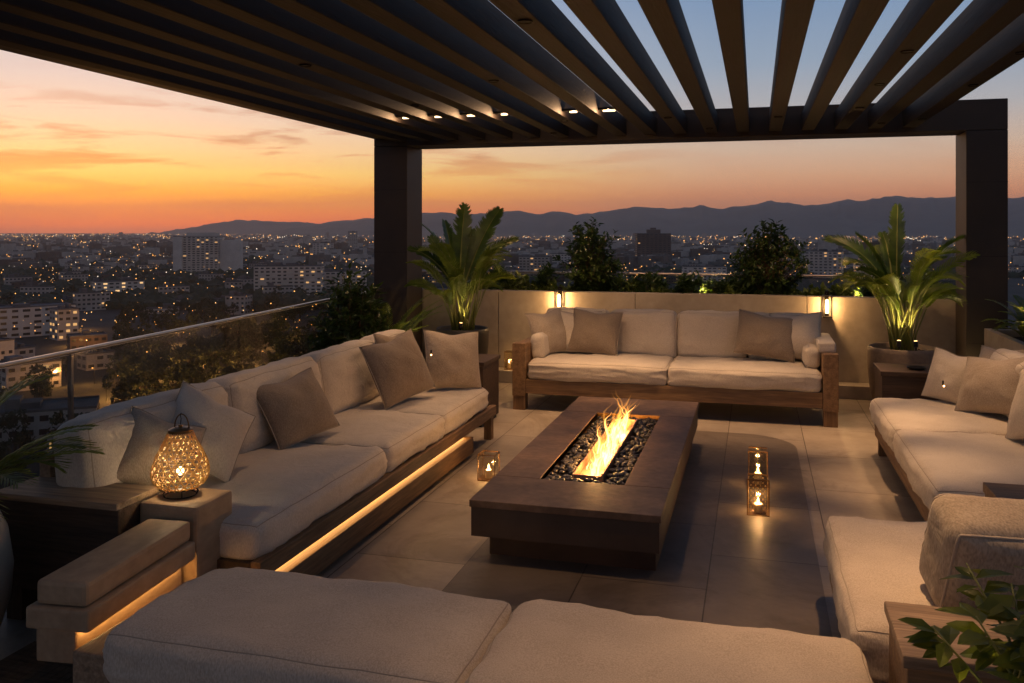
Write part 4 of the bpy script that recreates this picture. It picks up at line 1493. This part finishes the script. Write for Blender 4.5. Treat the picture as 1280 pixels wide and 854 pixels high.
ridge('mountains', 'long slate blue mountain range behind the city on the right',
      [(320, 294), (335, 290), (360, 286), (400, 281), (430, 277), (467, 274), (495, 270), (530, 266.5), (555, 265.6), (577, 268), (596, 267), (626, 265.6), (647, 263.4), (667, 266.7), (682, 267), (699, 263.8), (720, 268),
       (731, 267.7), (764, 262.6), (798, 257.9), (832, 260.7), (877, 257.3), (897, 260.4), (919, 259.3), (963, 250.8), (989, 254.8), (1009, 256.5), (1040, 253.7), (1062, 249.3), (1078, 250.5), (1096, 247.8),
       (1121, 244.7), (1147, 247), (1169, 247), (1191, 245), (1262, 247.3), (1280, 246), (1400, 240), (1600, 246), (1900, 250)], 10500, 2600, 1.3)
ridge('far_mountains', 'faint distant hills on the horizon left of the bronze column',
      [(150, 294), (190, 291), (225, 286.5), (260, 281), (280, 276.5), (295, 274.5), (312, 275.5), (330, 276), (365, 277.5), (400, 279), (430, 275.5), (455, 273), (480, 272), (560, 276)], 13200, 1300, 4.4)


# ---- buildings
def facade(w, d, h, floors, cols, lit, rnd, style=0):
    """one block in its own frame: wall, roof parts, and window openings split dark / lit (front = -y, sides too)"""
    wall, roof, dark, litw = MB(), MB(), [], []
    wall.box(-w / 2, w / 2, -d / 2, d / 2, 0, h)
    pr = .7
    for (a, b, c, e) in ((-w / 2 - .15, w / 2 + .15, -d / 2 - .15, -d / 2 + .15), (-w / 2 - .15, w / 2 + .15, d / 2 - .15, d / 2 + .15),
                         (-w / 2 - .15, -w / 2 + .15, -d / 2 + .151, d / 2 - .151), (w / 2 - .15, w / 2 + .15, -d / 2 + .151, d / 2 - .151)):
        roof.box(a, b, c, e, h + .003, h + pr)
    roof.box(-w / 2 + .16, w / 2 - .16, -d / 2 + .16, d / 2 - .16, h + .003, h + .15)
    k = rnd.choice((1, 2, 2, 3))
    for i in range(k):
        bw, bx_ = rnd.uniform(.12, .26) * w, rnd.uniform(-.3, .3) * w
        roof.box(bx_ - bw / 2, bx_ + bw / 2, -d * .2, d * .25, h + .16, h + rnd.uniform(1.4, 3.4) + .16 + i * .01)
    fh = h / floors
    for fl in range(floors):
        for c in range(cols):
            x = -w / 2 + w * (c + .5) / cols
            if rnd.random() < (.22 if style == 0 else .06):
                continue
            ww = w / cols * (.22 if style == 0 else .30) * rnd.uniform(.75, 1.15)
            z0 = fl * fh + fh * .3
            (litw if rnd.random() < lit else dark).append((x - ww, x + ww, -d / 2 - .12, -d / 2 + .02, z0, z0 + fh * .42))
        cs = max(2, int(cols * d / w))
        for c in range(cs):
            y = -d / 2 + d * (c + .5) / cs
            ww = d / cs * .28
            z0 = fl * fh + fh * .3
            for sg in (-1, 1):
                xx = sg * w / 2
                (litw if rnd.random() < lit else dark).append((min(xx - .02 * sg, xx + .12 * sg), max(xx - .02 * sg, xx + .12 * sg), y - ww, y + ww, z0, z0 + fh * .42))
    return wall, roof, dark, litw


def face_angle(x, y):
    return math.atan2(y, x) - math.pi / 2


def hero(label, px, dist, w, d, h, floors, cols, lit, wallm, seed, turn=0.0, balconies=False, name='apartment_block', cat='building', sub=None, front_only=True, bright=False):
    rnd = random.Random(seed)
    x, y = ground_at(px, dist)
    t = thing(name, label, cat, (x, y, GZ))
    t.rotation_euler.z = face_angle(x, y) + turn
    wall, roof, dark, litw = facade(w, d, h, floors, cols, lit, rnd, 1)

    def mk(mb, nm, mat, par=t):
        o = mb.build(nm, mat, None)
        o.parent = par
        return o
    wo_ = mk(wall, 'wall', wallm)
    mk(roof, 'roof', M['croof'])
    dark.sort(key=lambda b: b[2] > -d / 2 + .5)
    n = 0
    rest = MB()
    for lst, mat in ((litw, M['clit2' if bright else 'clit']), (dark, M['cdark'])):
        for b in lst:
            if n < 98:
                mk(MB().box(*b), 'window', mat)
                n += 1
            else:
                rest.box(*b, mi=0 if mat is M['cdark'] else 1)
    if rest.v:
        o = rest.build('windows_beyond_count', [M['cdark'], M['clit']], None)
        o.parent = t
        o['kind'] = 'stuff'
    if balconies:
        fh = h / floors
        for fl in range(1, floors):
            mk(MB().box(-w / 2 + .3, w / 2 - .3, -d / 2 - 1.1, -d / 2 - .125, fl * fh - .1, fl * fh + .75), 'balcony', wallm)
    if sub:
        for (x0, x1, y0_, y1_, z0, z1) in sub:
            mk(MB().box(x0, x1, y0_, y1_, z0, z1), 'wing', wallm)
    return t


hero('tall pale slab tower with a dark roof storey, left of the bronze column', 248, 1222, 60, 26, 53, 17, 10, .07, M['hwall'], 1, -.25, True, 'tower_block',
     sub=[(-14, 26, -6, 10, 53.2, 58.5), (-30, -18, -15.5, -13.2, 0, 53), (30.2, 58, -8, 12, 0, 48)])
hero('dark square tower block on the skyline between the two trough shrubs', 816, 1480, 56, 40, 56, 16, 8, .05, M['cwall3'], 2, .1, False, 'tower_block', sub=[(-10, 12, -8, 8, 56.2, 63), (-4, 5, -4, 4, 63.2, 66)])
hero('pale long apartment block with many balconies, below the mountains on the left', 362, 805, 60, 22, 29, 9, 12, .10, M['hwall'], 3, -.15, True)
hero('lower pale apartment block partly behind the left bronze column', 428, 850, 44, 20, 22, 7, 9, .14, M['hwall'], 4, .1, True)
hero('pale apartment block with brightly lit forecourt, left middle distance', 148, 790, 40, 18, 16, 5, 8, .3, M['hwall'], 5, .2, False, bright=True)
hero('pale five storey block at the left edge with two lit window columns', 40, 520, 42, 20, 17, 5, 7, .06, M['hwall'], 6, .3, False)
hero('pale narrow block with warm lit windows near the left edge', 80, 500, 11, 14, 17, 5, 3, .45, M['cwall'], 16, .3, False)
hero('white three storey villa among dark trees, above the steel handrail', 34, 345, 20, 14, 10, 3, 5, .08, M['hwall'], 7, .35, False, 'villa')
hero('broad low building with grey flat roof seen through the glass railing', 50, 268, 32, 18, 8, 2, 8, .12, M['cwall'], 8, -.1, False, 'low_building')
hero('low pavilion with wide bluish flat roof seen through the glass railing', 132, 250, 24, 20, 6, 1, 7, .25, M['cwall'], 9, -.3, False, 'pavilion')
hero('small round roofed kiosk low in the park seen through the glass', 246, 270, 11, 9, 4, 1, 4, .2, M['cwall'], 17, .2, False, 'kiosk')
hero('slim grey tower far away just left of the bronze column', 441, 2600, 28, 24, 58, 14, 5, .05, M['cwall'], 10, 0, False, 'tower_block')
hero('mid rise block beside the slim grey tower', 404, 1900, 44, 24, 34, 8, 6, .08, M['hwall'], 11, 0, False)
hero('pale block right of the spiky shrub on the city plain', 1030, 1150, 46, 20, 34, 9, 8, .10, M['hwall'], 12, -.1, True)
hero('pale block with lit windows behind the right palm', 1085, 1020, 30, 18, 24, 7, 5, .35, M['hwall'], 13, .1, False)
hero('pale low rise block showing over the trough plants, right of the dark tower', 880, 1080, 52, 20, 17, 5, 9, .06, M['hwall'], 14, .1, False)
hero('grey block showing left of the round shrub over the wall', 668, 1180, 40, 18, 26, 7, 8, .10, M['cwall'], 15, -.1, True)
hero('broad white block between the left palm and the round shrub', 700, 1400, 30, 18, 24, 6, 6, .08, M['hwall'], 18, .15, False)

# generic blocks, one object each: a handful of designs, copied
rnd = random.Random(40)
DES = []
for k in range(14):
    w, d = rnd.uniform(10, 25), rnd.uniform(8, 15)
    fl = rnd.choice((1, 1, 2, 2, 2, 3, 3, 4))
    h = fl * 3.2 + .6
    wl, rf, dk, lt = facade(w, d, h, fl, max(3, int(w / 3.2)), rnd.choice((.0, .015, .03, .06)), rnd, k % 2)
    mb = MB()
    for src, mi in ((wl, 0), (rf, 1)):
        b = len(mb.v)
        mb.v += src.v
        mb.f += [[i + b for i in f] for f in src.f]
        mb.m += [mi] * len(src.f)
    for bx_ in dk:
        mb.box(*bx_, mi=2)
    for bx_ in lt:
        mb.box(*bx_, mi=3)
    me_o = mb.build('city_building', [M[('cwall', 'cwall', 'cwall2', 'cwall3')[k % 4]], M['croof'], M['cdark'], M['clit']], None)
    DES.append((me_o, max(w, d), fl, k))
ADJ = ['pale', 'pale', 'grey', 'brown']
placed = []
heroes = [(o.location.x, o.location.y, 34) for o in sc.objects if o.parent is None and o.get('category') == 'building']
used = set()
nb = 0
tries = 0
while nb < 270 and tries < 20000:
    tries += 1
    if rnd.random() < .62:
        px = rnd.uniform(-120, 470)
        v = rnd.uniform(42, 215) if rnd.random() < .75 else rnd.uniform(40, 80)
    else:
        px = rnd.uniform(470, 1420)
        v = rnd.uniform(34, 66)
    dist = 61.6 * 1100 / v
    if px > 130 and v > 108:
        continue
    x, y = ground_at(px, dist)
    o_, rad, fl, k = DES[rnd.randrange(14)]
    if any((x - a) ** 2 + (y - b) ** 2 < (rad * .5 + c * .62) ** 2 for a, b, c in placed) or any((x - a) ** 2 + (y - b) ** 2 < (rad * .5 + c) ** 2 for a, b, c in heroes):
        continue
    placed.append((x, y, rad))
    c_ = o_ if k not in used else o_.copy()
    if k in used:
        COL.objects.link(c_)
    used.add(k)
    c_.location = (x, y, GZ)
    c_.rotation_euler.z = face_angle(x, y) + rnd.choice((-.5, -.3, -.1, .1, .3, .5)) + rnd.uniform(-.1, .1)
    where = ('among the dark trees beyond the left railing' if px < 470 and dist < 600 else 'on the city plain left of the left bronze column' if px < 470 else 'on the city plain beyond the planting trough')
    tag(c_, '%s flat roofed %s %s' % (ADJ[k % 4], ('single storey building', 'two storey house', 'three storey house', 'four storey block', 'five storey block')[fl - 1], where), 'building', 'flat roofed city buildings')
    nb += 1
for o_, rad, fl, k in DES:
    if k not in used:
        bpy.data.objects.remove(o_)

# the far city: too many blocks to count
fc = MB()
for i in range(5200):
    px = rnd.uniform(-400, 1650)
    v = rnd.uniform(5.2, 52) ** 1.0
    if px < 470:
        v = 5.2 + (v - 5.2) * rnd.random() ** .6
    dist = 61.6 * 1100 / v
    if dist > 10800 and px > 330:
        continue
    x, y = ground_at(px, dist)
    if any((x - a) ** 2 + (y - b) ** 2 < (20 + c * .6) ** 2 for a, b, c in heroes):
        continue
    w, d, h = rnd.uniform(14, 46), rnd.uniform(10, 24), rnd.choice((4, 6, 7, 9, 10, 13, 16, 22))
    if rnd.random() < .03:
        h *= 2
    rz = Matrix.Rotation(rnd.uniform(0, 1.57), 3, 'Z')
    mi = rnd.choice((0, 0, 1, 2))
    fc.box(x - w / 2, x + w / 2, y - d / 2, y + d / 2, GZ, GZ + h, mi, rz, (x, y, 0))
    fc.box(x - w * .1, x + w * .2, y - d * .2, y + d * .2, GZ + h + .01, GZ + h + 2.6, 1, rz, (x, y, 0))
tag(fc.build('far_city', [M['cwall'], M['cwall2'], M['cwall3']], None), 'countless small blocks of the city spreading to the horizon', 'city', kind='stuff')

# ---- trees of the park and streets below
TREES = []
for k in range(5):
    rn = random.Random(60 + k)
    t = thing('tree', 'dark round tree', 'tree', (0, 0, GZ), 'dark trees below the terrace')
    tk, cr = MB(), MB()
    h, r = rn.uniform(8, 12), rn.uniform(3.6, 5.4)
    tk.tube([(0, 0, 0), (.1, 0, h * .3), (.2, .1, h * .62)], [.34, .26, .14], 6)
    for q in range(4):
        a = rn.uniform(0, 6.28)
        tk.tube([(.1, 0, h * .32), (r * .5 * math.cos(a), r * .5 * math.sin(a), h * .66)], [.16, .06], 5)
    for c in range(34):
        a, zz = rn.uniform(0, 6.28), rn.random()
        q = r * math.sqrt(rn.random()) * math.sin(math.pi * (.18 + .72 * zz)) ** .7
        cx, cy, cz = q * math.cos(a), q * math.sin(a), h * (.30 + .68 * zz)
        for l in range(26):
            dv = Vector((rn.gauss(0, 1), rn.gauss(0, 1), rn.gauss(0, .8))).normalized() * rn.uniform(.3, 1.15)
            n_ = Vector((rn.gauss(0, 1), rn.gauss(0, 1), rn.gauss(.6, 1))).normalized()
            o1 = n_.orthogonal().normalized()
            o2 = n_.cross(o1)
            p = Vector((cx, cy, cz)) + dv
            s = rn.uniform(.25, .55)
            cr.poly([p + o1 * s, p + o2 * s * .7, p - o1 * s, p - o2 * s * .7])
    a_ = tk.build('trunk', M['bark'], None)
    a_.parent = t
    b_ = cr.build('crown', M['crown'], None)
    b_.parent = t
    TREES.append(t)
nt_ = 0
tries = 0
while nt_ < 295 and tries < 14000:
    tries += 1
    z_ = rnd.random()
    if z_ < .62:
        px, v = rnd.uniform(150, 500), rnd.uniform(98, 225)
    elif z_ < .86:
        px, v = rnd.uniform(-120, 240), rnd.uniform(95, 330)
    else:
        px, v = rnd.uniform(-100, 480), rnd.uniform(58, 98)
    dist = 61.6 * 1100 / v
    x, y = ground_at(px, dist)
    if any((x - a) ** 2 + (y - b) ** 2 < (c * .5 + 3) ** 2 for a, b, c in placed) or any((x - a) ** 2 + (y - b) ** 2 < (c * .62) ** 2 for a, b, c in heroes):
        continue
    o_ = TREES[nt_] if nt_ < 5 else copy_tree(TREES[rnd.randrange(5)])
    s = rnd.uniform(.75, 1.35)
    o_.location = (x, y, GZ)
    o_.scale = (s, s, s * rnd.uniform(.85, 1.15))
    o_.rotation_euler.z = rnd.uniform(0, 6.28)
    o_['label'] = 'dark round crowned tree in the wooded park seen through the glass railing' if z_ < .62 else ('dark round crowned tree among the houses at the far left' if z_ < .86 else 'dark round crowned tree far off between the apartment blocks')
    o_['group'] = 'dark trees below the terrace'
    nt_ += 1
# far woods between the blocks
fw = MB()
for i in range(3000):
    px, v = rnd.uniform(-300, 1600), rnd.uniform(8, 100)
    if v > 60 and (px > 520 or rnd.random() < .3):
        continue
    x, y = ground_at(px, 61.6 * 1100 / v)
    for q in range(rnd.randint(2, 5)):
        fw.blob((x + rnd.uniform(-22, 22), y + rnd.uniform(-14, 14), GZ + 3), rnd.uniform(4, 9), sub=1, jit=.25, sq=(1.3, 1, .9))
tag(fw.build('far_trees', M['crown'], None), 'dark patches of far trees between the city blocks', 'trees', kind='stuff')

# ---- street lamps near enough to tell apart
lp = thing('street_lamp', 'amber street lamp', 'street lamp', (0, 0, GZ), 'amber street lamps below the terrace')
a_ = MB().tube([(0, 0, 0), (0, 0, 6.2), (.4, 0, 6.7), (1.2, 0, 6.8)], [.10, .07, .06, .05], 6).build('pole', M['blackmetal'], None)
a_.parent = lp
a_ = MB().blob((1.3, 0, 6.62), .42, sub=2, sq=(1.1, .8, .55)).build('lamp_head', M['camber'], None, smooth=True)
a_.parent = lp
spots = [(268, 186), (282, 183), (300, 178), (176, 205), (186, 214), (238, 182), (276, 134), (318, 120), (338, 118), (222, 128), (330, 152), (345, 132), (362, 140), (240, 152), (254, 168), (205, 168), (160, 188),
         (128, 192), (372, 122), (390, 118), (310, 200), (255, 205), (292, 158), (104, 112), (112, 138), (178, 152), (142, 182), (12, 168), (60, 176), (216, 238), (190, 232), (350, 176), (326, 186), (120, 172), (84, 130)]
for i, (px, v) in enumerate(spots):
    o_ = lp if i == 0 else copy_tree(lp)
    x, y = ground_at(px + rnd.uniform(-5, 5), 55.2 * 1100 / v)
    o_.location = (x, y, GZ)
    o_.rotation_euler.z = rnd.uniform(0, 6.28)
    o_['label'] = 'amber street lamp glowing among the park trees seen through the glass railing' if px > 150 else 'amber street lamp glowing between the houses at the far left'
    if i < 22:
        lamp('street_light', o_, (0, 0, 0), 5500, (1, .44, .11), .3).location = (1.3, 0, 5.9)

# ---- the lights of the plain
cl = MB()
octa = [(1, 0, 0), (-1, 0, 0), (0, 1, 0), (0, -1, 0), (0, 0, 1), (0, 0, -1)]
of = [(0, 2, 4), (2, 1, 4), (1, 3, 4), (3, 0, 4), (2, 0, 5), (1, 2, 5), (3, 1, 5), (0, 3, 5)]


def glow(px, v, s, mi):
    dist = 58.5 * 1100 / v
    x, y = ground_at(px, dist)
    r = s * dist / 1100 * .5
    b = len(cl.v)
    cl.v += [Vector((x + a * r, y + c * r, GZ + 4 + d * r + rnd.random() ** 2 * 14)) for a, c, d in octa]
    zc = cl.v[b].z
    for i, (a, c, d) in enumerate(octa):
        cl.v[b + i].z = zc + d * r
    cl.f += [[b + i for i in f] for f in of]
    cl.m += [mi] * 8


for i in range(9500):
    px = rnd.uniform(-300, 1600)
    dens = noise.noise(Vector((px * .016, 3.3, 1.1)))
    v = 5.6 + 66 * rnd.random() ** 2.1
    cl_ = noise.noise(Vector((px * .021, v * .16, 5))) + .5 * noise.noise(Vector((px * .07, v * .5, 9)))
    if cl_ < (-.08 if v > 14 else -.25) or (px > 330 and v < 6.9):
        continue
    glow(px, v, rnd.choice((.6, .7, .8, .9, 1.1, 1.5)), rnd.choice((0, 0, 0, 1, 1, 2)))
for i in range(110):          # streets seen end to end
    px, v = rnd.uniform(-200, 1500), 7 + 44 * rnd.random() ** 1.8
    n, st_x, st_v = rnd.randint(4, 12), rnd.uniform(1.6, 4), rnd.uniform(-.4, .5)
    mi = rnd.choice((0, 0, 1, 2))
    for q in range(n):
        vv = v + st_v * q
        if vv > 6.9:
            glow(px + st_x * q, vv, rnd.uniform(.9, 1.5), mi)
for i in range(420):
    px, v = rnd.uniform(-120, 470), rnd.uniform(55, 140)
    glow(px, v, rnd.choice((.7, .9, 1.1, 1.7)), rnd.choice((0, 0, 1)))
tag(cl.build('city_lights', [M['camber'], M['cwarm'], M['cwhite']], None), 'countless amber and white lights glittering over the city plain', 'city lights', kind='stuff')

# ================================================================== HAZE
hz_m, t, out = newmat('dusk_haze')
pv = t.n('ShaderNodeVolumePrincipled')
pv.inputs['Color'].default_value = (.92, .86, .86, 1)
pv.inputs['Density'].default_value = 7.0e-5
pv.inputs['Anisotropy'].default_value = 0.55
t.l(pv.outputs[0], out.inputs['Volume'])
hz = MB().box(-15600, 15600, -15600, 15600, GZ - 1.5, 500).build('haze', hz_m)
tag(hz, 'thin dusk haze lying over the whole city', 'haze', kind='stuff')
